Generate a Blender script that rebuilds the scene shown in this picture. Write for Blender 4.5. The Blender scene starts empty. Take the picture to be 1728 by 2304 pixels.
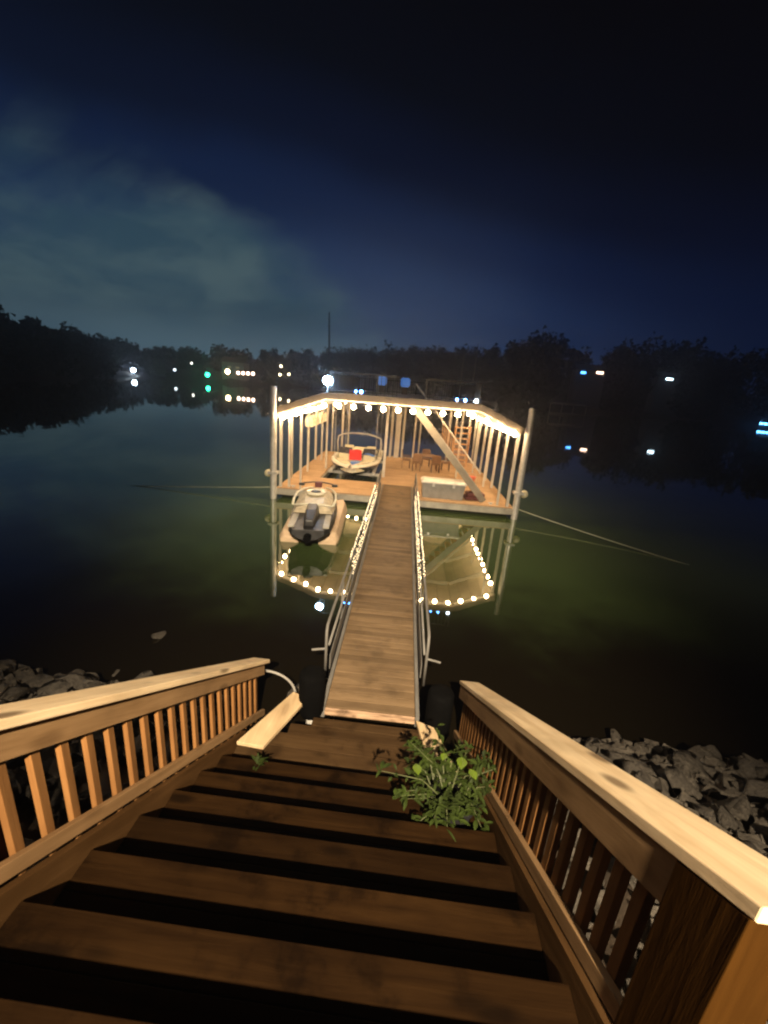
import bpy, bmesh, math, random
from mathutils import Vector, Matrix, noise
random.seed(7)
PI = math.pi
sc = bpy.context.scene
COL = sc.collection

# ------------------------------------------------------------------ camera
H = 4.6                                   # eye height over the lake
F = 940.0 / 1728.0                        # focal length in picture widths
def _ray(px, py):
    return Vector((px - 864.0, py - 1152.0, 940.0)).normalized()
dn = _ray(613, 4273)                      # where verticals converge
yv = _ray(940, 875); yv = (yv - dn * yv.dot(dn)).normalized()   # where the gangway converges
up = -dn
xv = yv.cross(up).normalized()
if xv.x < 0: xv = -xv
def cam2world(v): return Vector((xv.dot(v), yv.dot(v), up.dot(v)))
def at(px, py, Y):                        # a point of the photograph at world depth Y
    r = cam2world(_ray(px, py)); t = Y / r.y
    return Vector((0, 0, H)) + r * t
cd = bpy.data.cameras.new('camera'); cam = bpy.data.objects.new('camera', cd); COL.objects.link(cam)
cd.sensor_fit = 'HORIZONTAL'; cd.sensor_width = 36.0; cd.lens = 36.0 * F
cd.clip_start = 0.05; cd.clip_end = 4000
cx, cy, cz = cam2world(Vector((1, 0, 0))), cam2world(Vector((0, -1, 0))), cam2world(Vector((0, 0, -1)))
m = Matrix((( cx.x, cy.x, cz.x), (cx.y, cy.y, cz.y), (cx.z, cy.z, cz.z)))
cam.matrix_world = Matrix.Translation((0, 0, H)) @ m.to_4x4()
sc.camera = cam
sc.view_settings.view_transform = 'Standard'; sc.view_settings.look = 'None'
sc.view_settings.exposure = 0.0; sc.view_settings.gamma = 1.0
sc.render.engine = 'CYCLES'
cy_ = sc.cycles
cy_.use_denoising = True
cy_.max_bounces = 8; cy_.diffuse_bounces = 4; cy_.glossy_bounces = 5; cy_.transmission_bounces = 4
cy_.sample_clamp_indirect = 4.0; cy_.sample_clamp_direct = 0.0
cy_.pixel_filter_type = 'BLACKMAN_HARRIS'; cy_.filter_width = 2.2
cy_.caustics_reflective = False; cy_.caustics_refractive = False
cy_.use_light_tree = True

# ------------------------------------------------------------------ node helpers
class NT:
    def __init__(s, tree): s.t = tree; s.n = tree.nodes; s.l = tree.links
    def add(s, kind, **kw):
        nd = s.n.new(kind)
        for k, v in kw.items(): setattr(nd, k, v)
        return nd
    def put(s, sock, v):
        if hasattr(v, 'is_output') or isinstance(v, bpy.types.NodeSocket): s.l.new(v, sock)
        else: sock.default_value = v
    def math(s, op, a, b=None, c=None, clamp=False):
        nd = s.add('ShaderNodeMath', operation=op); nd.use_clamp = clamp
        s.put(nd.inputs[0], a)
        if b is not None: s.put(nd.inputs[1], b)
        if c is not None: s.put(nd.inputs[2], c)
        return nd.outputs[0]
    def ramp(s, fac, stops, mode='LINEAR'):
        nd = s.add('ShaderNodeValToRGB'); cr = nd.color_ramp; cr.interpolation = mode
        while len(cr.elements) < len(stops): cr.elements.new(0.5)
        for e, (p, c) in zip(cr.elements, stops): e.position = p; e.color = (*c, 1)
        s.put(nd.inputs[0], fac); return nd.outputs[0]
    def mix(s, fac, a, b, mode='MIX'):
        nd = s.add('ShaderNodeMix', data_type='RGBA', blend_type=mode)
        s.put(nd.inputs[0], fac); s.put(nd.inputs[6], a if not isinstance(a, tuple) else (*a, 1)); s.put(nd.inputs[7], b if not isinstance(b, tuple) else (*b, 1))
        return nd.outputs[2]
    def noise(s, vec, scale, detail=3, rough=0.5, dist=0.0, out=0):
        nd = s.add('ShaderNodeTexNoise'); s.l.new(vec, nd.inputs['Vector'])
        nd.inputs['Scale'].default_value = scale; nd.inputs['Detail'].default_value = detail
        nd.inputs['Roughness'].default_value = rough; nd.inputs['Distortion'].default_value = dist
        return nd.outputs[out]
    def mapping(s, vec, scale=(1, 1, 1), rot=(0, 0, 0), loc=(0, 0, 0)):
        nd = s.add('ShaderNodeMapping'); s.l.new(vec, nd.inputs[0])
        nd.inputs['Location'].default_value = loc; nd.inputs['Rotation'].default_value = rot; nd.inputs['Scale'].default_value = scale
        return nd.outputs[0]
    def smooth(s, v, a, b):
        nd = s.add('ShaderNodeMapRange', interpolation_type='SMOOTHSTEP')
        s.put(nd.inputs[0], v); nd.inputs[1].default_value = a; nd.inputs[2].default_value = b
        return nd.outputs[0]

# ------------------------------------------------------------------ world: night sky with town-lit cloud on the left
w = bpy.data.worlds.new('World'); sc.world = w; w.use_nodes = True
W = NT(w.node_tree); W.n.clear()
tc = W.add('ShaderNodeTexCoord').outputs['Generated']
sep = W.add('ShaderNodeSeparateXYZ'); W.l.new(tc, sep.inputs[0])
sx, sy, sz = sep.outputs
hor = W.math('SQRT', W.math('ADD', W.math('MULTIPLY', sx, sx), W.math('MULTIPLY', sy, sy)))
az = W.math('ARCTAN2', sx, sy)             # radians, + right
el = W.math('ARCTAN2', sz, hor)
n1 = W.noise(W.mapping(tc, (1, 1, 1.6), loc=(3.1, 1.7, 0.4)), 3.2, 5, 0.55, 0.6)
n2 = W.noise(W.mapping(tc, (1, 1, 2.4), loc=(0.1, 5.2, 2.4)), 2.2, 4, 0.6, 0.3)
n3 = W.noise(W.mapping(tc, (1, 1, 2.6), loc=(7.1, 0.2, 1.4)), 2.6, 4, 0.5, 0.2)
nn = W.math('SUBTRACT', n1, 0.5)
# clear sky: navy low down, black overhead, darkening towards the right
elr = W.math('ADD', el, W.math('MULTIPLY', W.math('MAXIMUM', W.math('ADD', az, 0.20), 0.0), 0.20))
elr = W.math('ADD', elr, W.math('MULTIPLY', nn, 0.07))
clear = W.ramp(W.math('DIVIDE', elr, 0.7), [(0.0, (.024, .048, .100)), (0.16, (.0145, .033, .080)), (0.32, (.0060, .0165, .052)), (0.48, (.0018, .0062, .026)), (0.62, (.0006, .0018, .0085)), (0.78, (.0003, .0006, .0020)), (1.0, (.0002, .0002, .0006))], 'EASE')
# pale haze low over the middle of the lake
col_m = W.math('MULTIPLY', W.smooth(W.math('ABSOLUTE', W.math('ADD', az, 0.06)), 0.40, 0.0), W.smooth(el, 0.42, 0.0))
clear = W.mix(W.math('MULTIPLY', col_m, 0.62), clear, (.036, .052, .086))
clear = W.mix(W.math('MULTIPLY', W.smooth(az, 0.10, 0.72), 0.88), clear, W.mix(W.smooth(el, 0.42, 0.10), (.0002, .0003, .0010), (.0008, .0030, .0150)))
# cloud: a bank on the left whose ragged upper edge sinks towards the middle
azr = W.math('MAXIMUM', W.math('ADD', az, 0.47), 0.0)
azl = W.math('MAXIMUM', W.math('SUBTRACT', -0.47, az), 0.0)
edge = W.math('SUBTRACT', 0.335, W.math('MULTIPLY', azr, 0.50))
edge = W.math('SUBTRACT', edge, W.math('MULTIPLY', azl, 0.10))
d = W.math('SUBTRACT', edge, el)
d = W.math('ADD', d, W.math('MULTIPLY', nn, 0.34))
d = W.math('ADD', d, W.math('MULTIPLY', W.math('SUBTRACT', n2, 0.5), 0.20))
mask = W.smooth(d, -0.050, 0.120)
mask = W.math('MULTIPLY', mask, W.smooth(az, 0.12, -0.30))
n4 = W.noise(W.mapping(tc, (1, 1, 2.2), loc=(2.1, 4.2, 1.4)), 8.0, 6, 0.6, 0.5)
cc = W.ramp(W.smooth(W.math('ADD', n3, W.math('MULTIPLY', W.math('SUBTRACT', n4, 0.5), 0.55)), 0.34, 0.66), [(0.0, (.017, .040, .058)), (1.0, (.042, .071, .079))])
cc = W.mix(W.smooth(el, 0.14, 0.02), cc, (.052, .092, .120))
cc = W.mix(W.smooth(el, 0.27, 0.42), cc, (.005, .012, .022))
skyc = W.mix(mask, clear, cc)
skyc = W.mix(W.smooth(el, 0.0, -0.02), skyc, (.001, .001, .0015))
skyc = W.mix(W.smooth(el, 0.30, 0.02), skyc, W.mix(1.0, skyc, (1.35, 1.35, 1.35), 'MULTIPLY'))
bg = W.add('ShaderNodeBackground'); W.l.new(skyc, bg.inputs[0]); bg.inputs[1].default_value = 1.75
wo = W.add('ShaderNodeOutputWorld'); W.l.new(bg.outputs[0], wo.inputs[0])

# moonless dark: the one sun lamp is only a breath of sky glow
sd = bpy.data.lights.new('moon', 'SUN'); sd.energy = 0.004; sd.angle = math.radians(5); sd.color = (.7, .8, 1)
so = bpy.data.objects.new('moon', sd); COL.objects.link(so); so.rotation_euler = (math.radians(35), 0, math.radians(40))

# ------------------------------------------------------------------ materials
def mat(name):
    mt = bpy.data.materials.new(name); mt.use_nodes = True
    T = NT(mt.node_tree); b = T.n['Principled BSDF']; return mt, T, b
def plain(name, c, rough=0.6, metal=0.0, var=0.15, scale=6.0, bump=0.0, spec=0.5):
    mt, T, b = mat(name)
    co = T.add('ShaderNodeTexCoord').outputs['Object']
    n = T.noise(co, scale, 5, 0.6)
    lo = tuple(x * (1 - var) for x in c); hi = tuple(min(1, x * (1 + var)) for x in c)
    T.l.new(T.ramp(n, [(0.3, lo), (0.7, hi)]), b.inputs['Base Color'])
    T.l.new(T.ramp(T.noise(co, scale * 2.3, 4), [(0.3, (rough * .8,) * 3), (0.7, (min(1, rough * 1.2),) * 3)]), b.inputs['Roughness'])
    b.inputs['Metallic'].default_value = metal
    b.inputs['Specular IOR Level'].default_value = spec
    if bump:
        bp = T.add('ShaderNodeBump'); bp.inputs['Strength'].default_value = bump; bp.inputs['Distance'].default_value = 0.02
        T.l.new(T.noise(co, scale * 4, 5, 0.65), bp.inputs['Height']); T.l.new(bp.outputs[0], b.inputs['Normal'])
    return mt
def wood(name, lo, hi, axis='Y', slope=0.0, dark=(.08, .04, .015), knots=0.5, rough=0.7, scale=1.0, vary=None, stain=0.0, spec=.15):
    """timber; grain runs along the local axis, tilted by slope about X"""
    mt, T, b = mat(name)
    co = T.add('ShaderNodeTexCoord').outputs['Object']
    k = {'X': (1.2, 16, 16), 'Y': (16, 1.2, 16), 'Z': (16, 16, 1.2)}[axis]
    v = T.mapping(T.mapping(co, rot=(slope, 0, 0)), tuple(q * scale for q in k))
    g = T.noise(v, 1.0, 6, 0.62, 0.5)
    c = T.ramp(g, [(0.28, lo), (0.68, hi)])
    big = T.noise(co, 1.3 * scale, 3, 0.6)
    c = T.mix(T.math('MULTIPLY', T.smooth(big, 0.42, 0.72), 0.45), c, tuple(x * .62 for x in lo))
    if knots:
        kk = {'X': (2.0, 6, 6), 'Y': (6, 2.0, 6), 'Z': (6, 6, 2.0)}[axis]
        vo = T.add('ShaderNodeTexVoronoi'); T.l.new(T.mapping(T.mapping(co, rot=(slope, 0, 0)), tuple(q * scale for q in kk)), vo.inputs['Vector']); vo.inputs['Scale'].default_value = 0.9
        c = T.mix(T.math('MULTIPLY', T.smooth(vo.outputs['Distance'], 0.30, 0.10), knots), c, dark)
    if stain:
        c = T.mix(T.math('MULTIPLY', T.smooth(T.noise(co, 2.6, 5, 0.7), 0.5, 0.68), stain), c, tuple(x * .35 for x in lo))
    if vary:
        at_ = T.add('ShaderNodeAttribute', attribute_name='tone'); 
        c = T.mix(T.math('MULTIPLY', at_.outputs['Fac'], vary), c, tuple(x * .45 for x in lo))
    T.l.new(c, b.inputs['Base Color']); b.inputs['Roughness'].default_value = rough
    b.inputs['Specular IOR Level'].default_value = spec
    bp = T.add('ShaderNodeBump'); bp.inputs['Strength'].default_value = 0.35; bp.inputs['Distance'].default_value = 0.01
    T.l.new(g, bp.inputs['Height']); T.l.new(bp.outputs[0], b.inputs['Normal'])
    return mt
def glow(name, c, s):
    mt, T, b = mat(name)
    b.inputs['Base Color'].default_value = (*c, 1); b.inputs['Emission Color'].default_value = (*c, 1); b.inputs['Emission Strength'].default_value = s
    return mt
SL = math.atan(0.636)
M = {}
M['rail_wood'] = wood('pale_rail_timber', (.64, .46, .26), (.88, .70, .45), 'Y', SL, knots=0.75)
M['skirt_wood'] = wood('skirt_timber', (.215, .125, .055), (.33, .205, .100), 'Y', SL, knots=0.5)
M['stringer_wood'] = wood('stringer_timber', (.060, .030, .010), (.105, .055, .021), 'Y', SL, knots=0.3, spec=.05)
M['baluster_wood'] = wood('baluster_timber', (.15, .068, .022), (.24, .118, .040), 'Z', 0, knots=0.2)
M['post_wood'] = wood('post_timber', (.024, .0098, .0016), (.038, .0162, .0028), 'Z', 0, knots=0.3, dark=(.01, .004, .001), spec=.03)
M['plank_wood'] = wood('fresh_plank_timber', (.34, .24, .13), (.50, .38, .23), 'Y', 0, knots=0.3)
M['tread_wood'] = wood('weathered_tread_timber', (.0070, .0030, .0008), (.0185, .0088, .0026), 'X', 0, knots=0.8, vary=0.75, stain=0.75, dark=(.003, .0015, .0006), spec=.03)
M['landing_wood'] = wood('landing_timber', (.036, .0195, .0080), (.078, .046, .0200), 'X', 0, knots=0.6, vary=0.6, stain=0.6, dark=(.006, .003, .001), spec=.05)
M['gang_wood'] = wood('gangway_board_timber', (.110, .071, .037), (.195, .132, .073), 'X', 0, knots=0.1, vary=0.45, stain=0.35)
M['deck_wood'] = wood('dock_deck_timber', (.40, .255, .135), (.57, .39, .235), 'X', 0, knots=0.15, vary=0.4)
M['stair_wood'] = wood('dock_stair_timber', (.42, .22, .10), (.58, .34, .17), 'X', 0)
M['furn_wood'] = wood('table_timber', (.16, .09, .05), (.28, .17, .10), 'X', 0)
M['steel'] = plain('galvanised_steel', (.50, .49, .46), 0.42, 0.35, 0.25, 3.0)
M['white_steel'] = plain('white_painted_steel', (.50, .47, .41), 0.45, 0.0, 0.12, 2.0)
M['alu'] = plain('gangway_aluminium', (.125, .12, .11), 0.65, 0.1, 0.2, 3.0)
M['ceiling'] = plain('roof_underside', (.66, .58, .44), 0.6, 0.0, 0.2, 1.0)
M['roofing'] = plain('roof_sheet', (.30, .26, .22), 0.5, 0.2, 0.2, 1.0)
M['fascia'] = plain('dock_fascia_metal', (.34, .32, .27), 0.5, 0.1, 0.3, 2.0)
M['stair_steel'] = plain('grey_stair_steel', (.22, .195, .155), .6, 0, .25, 2)
M['black'] = plain('black_rubber', (.002, .002, .002), 0.9, 0.0, 0.3, 5.0, spec=0.03)
M['blackp'] = plain('black_plastic', (.012, .012, .013), 0.5, 0, .3, 4)
M['cream'] = plain('cream_vinyl', (.72, .66, .46), 0.45, 0, .08, 4)
M['hullw'] = plain('white_gelcoat', (.75, .72, .60), 0.25, 0, .06, 2)
M['hulld'] = plain('dark_gelcoat', (.04, .04, .05), 0.25, 0, .1, 2)
M['red'] = plain('red_cloth', (.75, .03, .03), 0.7, 0, .1, 6)
M['redp'] = plain('red_plastic', (.80, .05, .02), 0.45, 0, .1, 6)
M['blue'] = plain('blue_cloth', (.08, .20, .60), 0.8, 0, .15, 6)
M['grayp'] = plain('grey_plastic', (.34, .32, .27), 0.5, 0, .2, 5)
M['tanp'] = plain('tan_float_plastic', (.50, .37, .24), 0.6, 0, .15, 3, 0.2)
M['jet_gray'] = plain('grey_jet_ski_shell', (.42, .36, .25), 0.45, 0, .35, 7)
M['jet_white'] = plain('white_jet_ski_trim', (.62, .59, .46), 0.35, 0, .2, 9)
M['binw'] = plain('white_dock_box_plastic', (.62, .60, .54), 0.5, 0, .15, 3)
M['bing'] = plain('grey_dock_box_side', (.22, .21, .19), 0.5, 0, .2, 3)
M['darkred'] = plain('dark_red_vinyl', (.10, .02, .015), 0.6, 0, .2, 4)
M['cable'] = plain('grey_cable', (.30, .32, .26), 0.6, 0, .2, 3)
M['roof_trim'] = plain('brown_roof_trim', (.11, .090, .068), 0.6, 0, .25, 2)
M['brown_metal'] = plain('brown_metal', (.09, .06, .045), 0.5, .2, .2, 3)
M['dark_metal'] = plain('dark_bronze_metal', (.03, .028, .026), 0.6, .1, .2, 3)
M['earth'] = plain('dark_soil', (.05, .035, .022), 0.95, 0, .5, 2.5, 0.6)
M['leaf'] = plain('weed_leaf', (.017, .027, .004), 0.7, 0, .6, 5, spec=.12)
M['leafy'] = plain('bright_leaf', (.07, .11, .008), 0.5, 0, .15, 5)
M['stem'] = plain('weed_stem', (.06, .07, .025), 0.7, 0, .2, 5)
M['tree'] = plain('night_foliage', (.045, .055, .028), 0.8, 0, .45, .15)
M['bark'] = plain('tree_bark', (.06, .045, .035), 0.9, 0, .3, 1)
M['wallh'] = plain('house_siding', (.30, .28, .25), 0.8, 0, .1, 1)
M['roofh'] = plain('house_shingle', (.06, .055, .05), 0.9, 0, .2, 1)
M['lifej'] = plain('cream_life_jacket', (.80, .74, .58), 0.8, 0, .15, 8)
M['hose'] = plain('grey_hose', (.20, .19, .17), 0.5, 0, .2, 4)
M['bulb'] = glow('warm_bulb', (1.0, .67, .35), 185.0)
M['fairy'] = glow('warm_fairy_bulb', (1.0, .78, .46), 6.0)
M['led'] = glow('cold_white_led', (.40, .68, 1.0), 260.0)
M['blueled'] = glow('blue_led', (.08, .30, 1.0), 60.0)
M['whiteled'] = glow('white_led', (.70, .85, 1.0), 80.0)
def stone_mat():
    mt, T, b = mat('riprap_granite')
    co = T.add('ShaderNodeTexCoord').outputs['Object']
    oi = T.add('ShaderNodeObjectInfo').outputs['Random']
    c = T.ramp(T.noise(co, 5, 6, 0.65), [(0.3, (.022, .019, .015)), (0.7, (.115, .101, .082))])
    c = T.mix(T.math('MULTIPLY', oi, 0.65), c, (.09, .08, .068))
    T.l.new(c, b.inputs['Base Color']); b.inputs['Roughness'].default_value = 0.85; b.inputs['Specular IOR Level'].default_value = .2
    bp = T.add('ShaderNodeBump'); bp.inputs['Strength'].default_value = 0.9; bp.inputs['Distance'].default_value = 0.10
    T.l.new(T.noise(co, 5, 8, 0.7), bp.inputs['Height']); T.l.new(bp.outputs[0], b.inputs['Normal'])
    return mt
M['stone'] = stone_mat()
def water_mat():
    mt, T, b = mat('lake_water'); T.n.remove(b)
    co = T.add('ShaderNodeTexCoord').outputs['Object']
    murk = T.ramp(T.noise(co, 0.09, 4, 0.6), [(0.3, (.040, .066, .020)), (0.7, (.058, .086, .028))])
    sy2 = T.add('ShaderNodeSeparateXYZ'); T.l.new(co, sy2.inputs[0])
    shal_dim = T.smooth(T.math('ADD', sy2.outputs[1], T.math('MULTIPLY', T.noise(co, .5, 4, .6), 4.0)), 14.5, 8.5)
    murk = T.mix(shal_dim, murk, (.0055, .0042, .0022))  # brown shallows, with shade put into the colour against the floodlight
    df = T.add('ShaderNodeBsdfDiffuse'); T.l.new(murk, df.inputs[0])
    gl = T.add('ShaderNodeBsdfGlossy'); gl.inputs['Roughness'].default_value = 0.015; gl.inputs['Color'].default_value = (.93, .95, .93, 1)
    bp = T.add('ShaderNodeBump'); bp.inputs['Strength'].default_value = 0.09; bp.inputs['Distance'].default_value = 0.05
    hgt = T.math('ADD', T.noise(T.mapping(co, (1, .5, 1)), 0.9, 2, 0.4), T.math('MULTIPLY', T.noise(co, 3.5, 2, 0.4), 0.12))
    T.l.new(hgt, bp.inputs['Height'])
    fr = T.add('ShaderNodeFresnel'); fr.inputs['IOR'].default_value = 1.34
    T.l.new(bp.outputs[0], gl.inputs['Normal']); T.l.new(bp.outputs[0], fr.inputs['Normal'])
    f = T.math('ADD', T.math('MULTIPLY', fr.outputs[0], 1.15), 0.11, clamp=True)
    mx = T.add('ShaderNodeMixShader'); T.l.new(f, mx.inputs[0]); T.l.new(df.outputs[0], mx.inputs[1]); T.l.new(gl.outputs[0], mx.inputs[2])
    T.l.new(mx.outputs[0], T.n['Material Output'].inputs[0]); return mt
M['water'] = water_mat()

# ------------------------------------------------------------------ mesh helpers
class MB:
    def __init__(s): s.v = []; s.f = []; s.tone = []
    def box(s, c, d, rot=None, tone=0.0):
        """box centred at c with full size d; rot is a 3x3 applied about c"""
        c = Vector(c); b = len(s.v)
        for x in (-.5, .5):
            for y in (-.5, .5):
                for z in (-.5, .5):
                    p = Vector((x * d[0], y * d[1], z * d[2]))
                    if rot is not None: p = rot @ p
                    s.v.append(c + p)
        for q in ((0, 1, 3, 2), (4, 6, 7, 5), (0, 4, 5, 1), (2, 3, 7, 6), (0, 2, 6, 4), (1, 5, 7, 3)):
            s.f.append(tuple(b + i for i in q)); s.tone.append(tone)
        return s
    def beam(s, a, b_, wd, ht, up_=(0, 0, 1), tone=0.0, plumb=False):
        """straight timber from a to b_, wd across, ht along up; plumb keeps ends vertical"""
        a = Vector(a); b_ = Vector(b_); ax = (b_ - a).normalized(); u = Vector(up_)
        sd_ = ax.cross(u).normalized()
        uu = u.normalized() if plumb else sd_.cross(ax).normalized()
        n = len(s.v)
        for p in (a, b_):
            for i, j in ((-1, -1), (1, -1), (1, 1), (-1, 1)):
                s.v.append(p + sd_ * (i * wd / 2) + uu * (j * ht / 2))
        for q in ((0, 3, 2, 1), (4, 5, 6, 7), (0, 1, 5, 4), (1, 2, 6, 5), (2, 3, 7, 6), (3, 0, 4, 7)):
            s.f.append(tuple(n + i for i in q)); s.tone.append(tone)
        return s
    def tube(s, pts, r, n=8, cap=True):
        pts = [Vector(p) for p in pts]; base = len(s.v); prev = None
        rs = r if isinstance(r, (list, tuple)) else [r] * len(pts)
        for i, p in enumerate(pts):
            t = (pts[min(i + 1, len(pts) - 1)] - pts[max(i - 1, 0)]).normalized()
            if prev is None:
                a = Vector((0, 0, 1)) if abs(t.z) < .9 else Vector((1, 0, 0)); u = t.cross(a).normalized()
            else: u = (prev - t * prev.dot(t)).normalized()
            prev = u; v = t.cross(u)
            for k in range(n):
                q = 2 * PI * k / n; s.v.append(p + (u * math.cos(q) + v * math.sin(q)) * rs[i])
        for i in range(len(pts) - 1):
            for k in range(n):
                a, b_ = base + i * n + k, base + i * n + (k + 1) % n
                s.f.append((a, b_, b_ + n, a + n)); s.tone.append(0)
        if cap:
            s.f.append(tuple(base + k for k in range(n))[::-1]); s.f.append(tuple(base + (len(pts) - 1) * n + k for k in range(n))); s.tone += [0, 0]
        return s
    def lathe(s, c, prof, n=16):
        c = Vector(c); base = len(s.v)
        for r, z in prof:
            for k in range(n):
                q = 2 * PI * k / n; s.v.append(c + Vector((r * math.cos(q), r * math.sin(q), z)))
        for i in range(len(prof) - 1):
            for k in range(n):
                a, b_ = base + i * n + k, base + i * n + (k + 1) % n
                s.f.append((a, b_, b_ + n, a + n)); s.tone.append(0)
        s.f.append(tuple(base + k for k in range(n))[::-1]); s.f.append(tuple(base + (len(prof) - 1) * n + k for k in range(n))); s.tone += [0, 0]
        return s
    def sphere(s, c, r, n=8, m=6, sc_=(1, 1, 1)):
        prof = [(r * math.sin(PI * (i + .02) / (m + .04)), -r * math.cos(PI * (i + .02) / (m + .04))) for i in range(m + 1)]
        b = len(s.v); s.lathe((0, 0, 0), prof, n)
        for i in range(b, len(s.v)):
            v = s.v[i]; s.v[i] = Vector((v.x * sc_[0], v.y * sc_[1], v.z * sc_[2])) + Vector(c)
        return s
    def loft(s, rings, closed=True, caps=True):
        base = len(s.v); n = len(rings[0])
        for r in rings: s.v += [Vector(p) for p in r]
        for i in range(len(rings) - 1):
            for k in range(n if closed else n - 1):
                a, b_ = base + i * n + k, base + i * n + (k + 1) % n
                s.f.append((a, b_, b_ + n, a + n)); s.tone.append(0)
        if caps:
            s.f.append(tuple(base + k for k in range(n))[::-1]); s.f.append(tuple(base + (len(rings) - 1) * n + k for k in range(n))); s.tone += [0, 0]
        return s
    def quad(s, *p):
        b = len(s.v); s.v += [Vector(q) for q in p]; s.f.append(tuple(range(b, b + len(p)))); s.tone.append(0); return s
    def build(s, name, material, parent=None, smooth=False, bevel=0.0, normals=True):
        me = bpy.data.meshes.new(name); me.from_pydata([tuple(v) for v in s.v], [], s.f)
        if any(s.tone):
            at_ = me.attributes.new('tone', 'FLOAT', 'FACE')
            for i, t in enumerate(s.tone): at_.data[i].value = t
        me.materials.append(material)
        if normals:
            bm = bmesh.new(); bm.from_mesh(me); bmesh.ops.recalc_face_normals(bm, faces=bm.faces); bm.to_mesh(me); bm.free()
        if smooth:
            for p in me.polygons: p.use_smooth = True
        o = bpy.data.objects.new(name, me); COL.objects.link(o)
        if parent is not None: o.parent = parent
        if bevel:
            md = o.modifiers.new('bevel', 'BEVEL'); md.width = bevel; md.segments = 2; md.limit_method = 'ANGLE'
        return o
def tag(o, label=None, cat=None, group=None, kind=None):
    if label: o['label'] = label
    if cat: o['category'] = cat
    if group: o['group'] = group
    if kind: o['kind'] = kind
    return o
def empty(name, loc=(0, 0, 0), rz=0.0):
    o = bpy.data.objects.new(name, None); COL.objects.link(o); o.location = loc; o.rotation_euler = (0, 0, rz); return o
def kids(o): return [c for c in bpy.data.objects if c.parent == o]
def copy_tree(o, parent=None):
    c = o.copy(); COL.objects.link(c)
    if parent is not None: c.parent = parent
    for ch in kids(o): copy_tree(ch, c)
    return c
def rotx(a): return Matrix.Rotation(a, 3, 'X')
def rotz(a): return Matrix.Rotation(a, 3, 'Z')

# dock frame: the dock and gangway are turned slightly
DR = math.radians(1.3); DP = Vector((-0.4, 16.0, 0))
def D(x, y, z=0.0): return DP + rotz(DR) @ (Vector((x, y, z)) - DP)
def dock_empty(name): 
    o = empty(name); o.location = DP - rotz(DR) @ DP; o.rotation_euler = (0, 0, DR); return o

# ------------------------------------------------------------------ terrain
def shore(azd):                            # distance to the far shore, by azimuth in degrees
    pts = [(-95, 40), (-75, 75), (-60, 95), (-47, 118), (-41, 128), (-36, 205), (-33, 246), (-26, 252), (-23, 210), (-17, 262), (-8, 280), (0, 270), (8, 240), (14, 210), (20, 205), (27, 280), (33, 270), (38, 230), (46, 180), (60, 120), (75, 80), (95, 40)]
    for (a, b), (c, d_) in zip(pts, pts[1:]):
        if a <= azd <= c: return b + (d_ - b) * (azd - a) / (c - a)
    return 40
def bank(x, y):
    e_ = max(0.0, min(1.0, (2.05 - abs(x + .36)) / .5)); e_ = e_ * e_ * (3 - 2 * e_)      # hollow under the stairs
    return 0.58 * (5.2 - y) - 0.12 - .75 * e_ + 0.02 * noise.noise(Vector((x * .5, y * .5, 0)))
def ground_h(x, y):
    hb = bank(x, y)
    if y < -4: hb = bank(x, -4) + (-4 - y) * 0.12
    hb = max(hb, -1.6)
    if y > 0:
        r = math.hypot(x, y); a = math.degrees(math.atan2(x, y)); dd = r - shore(a)
        hf = dd * 0.10 if dd > 0 else dd * 0.35
        if dd > 0: hf = min(hf, 24 + dd * 0.01)
        hb = max(hb, hf)
    return hb
mb = MB(); rads = [0.0] + [0.35 * 1.14 ** i for i in range(55)]; NA = 120
for r in rads:
    for k in range(NA):
        a = 2 * PI * k / NA; x, y = r * math.sin(a), r * math.cos(a) + 2.0
        mb.v.append(Vector((x, y, ground_h(x, y))))
for i in range(len(rads) - 1):
    for k in range(NA):
        a, b = i * NA + k, i * NA + (k + 1) % NA; mb.f.append((a, b, b + NA, a + NA)); mb.tone.append(0)
g = mb.build('ground', M['earth'], smooth=True); tag(g, kind='structure')
mb = MB(); mb.quad((-430, -4, 0), (430, -4, 0), (430, 430, 0), (-430, 430, 0))
wtr = mb.build('water', M['water'], normals=False); tag(wtr, kind='structure')

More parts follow.
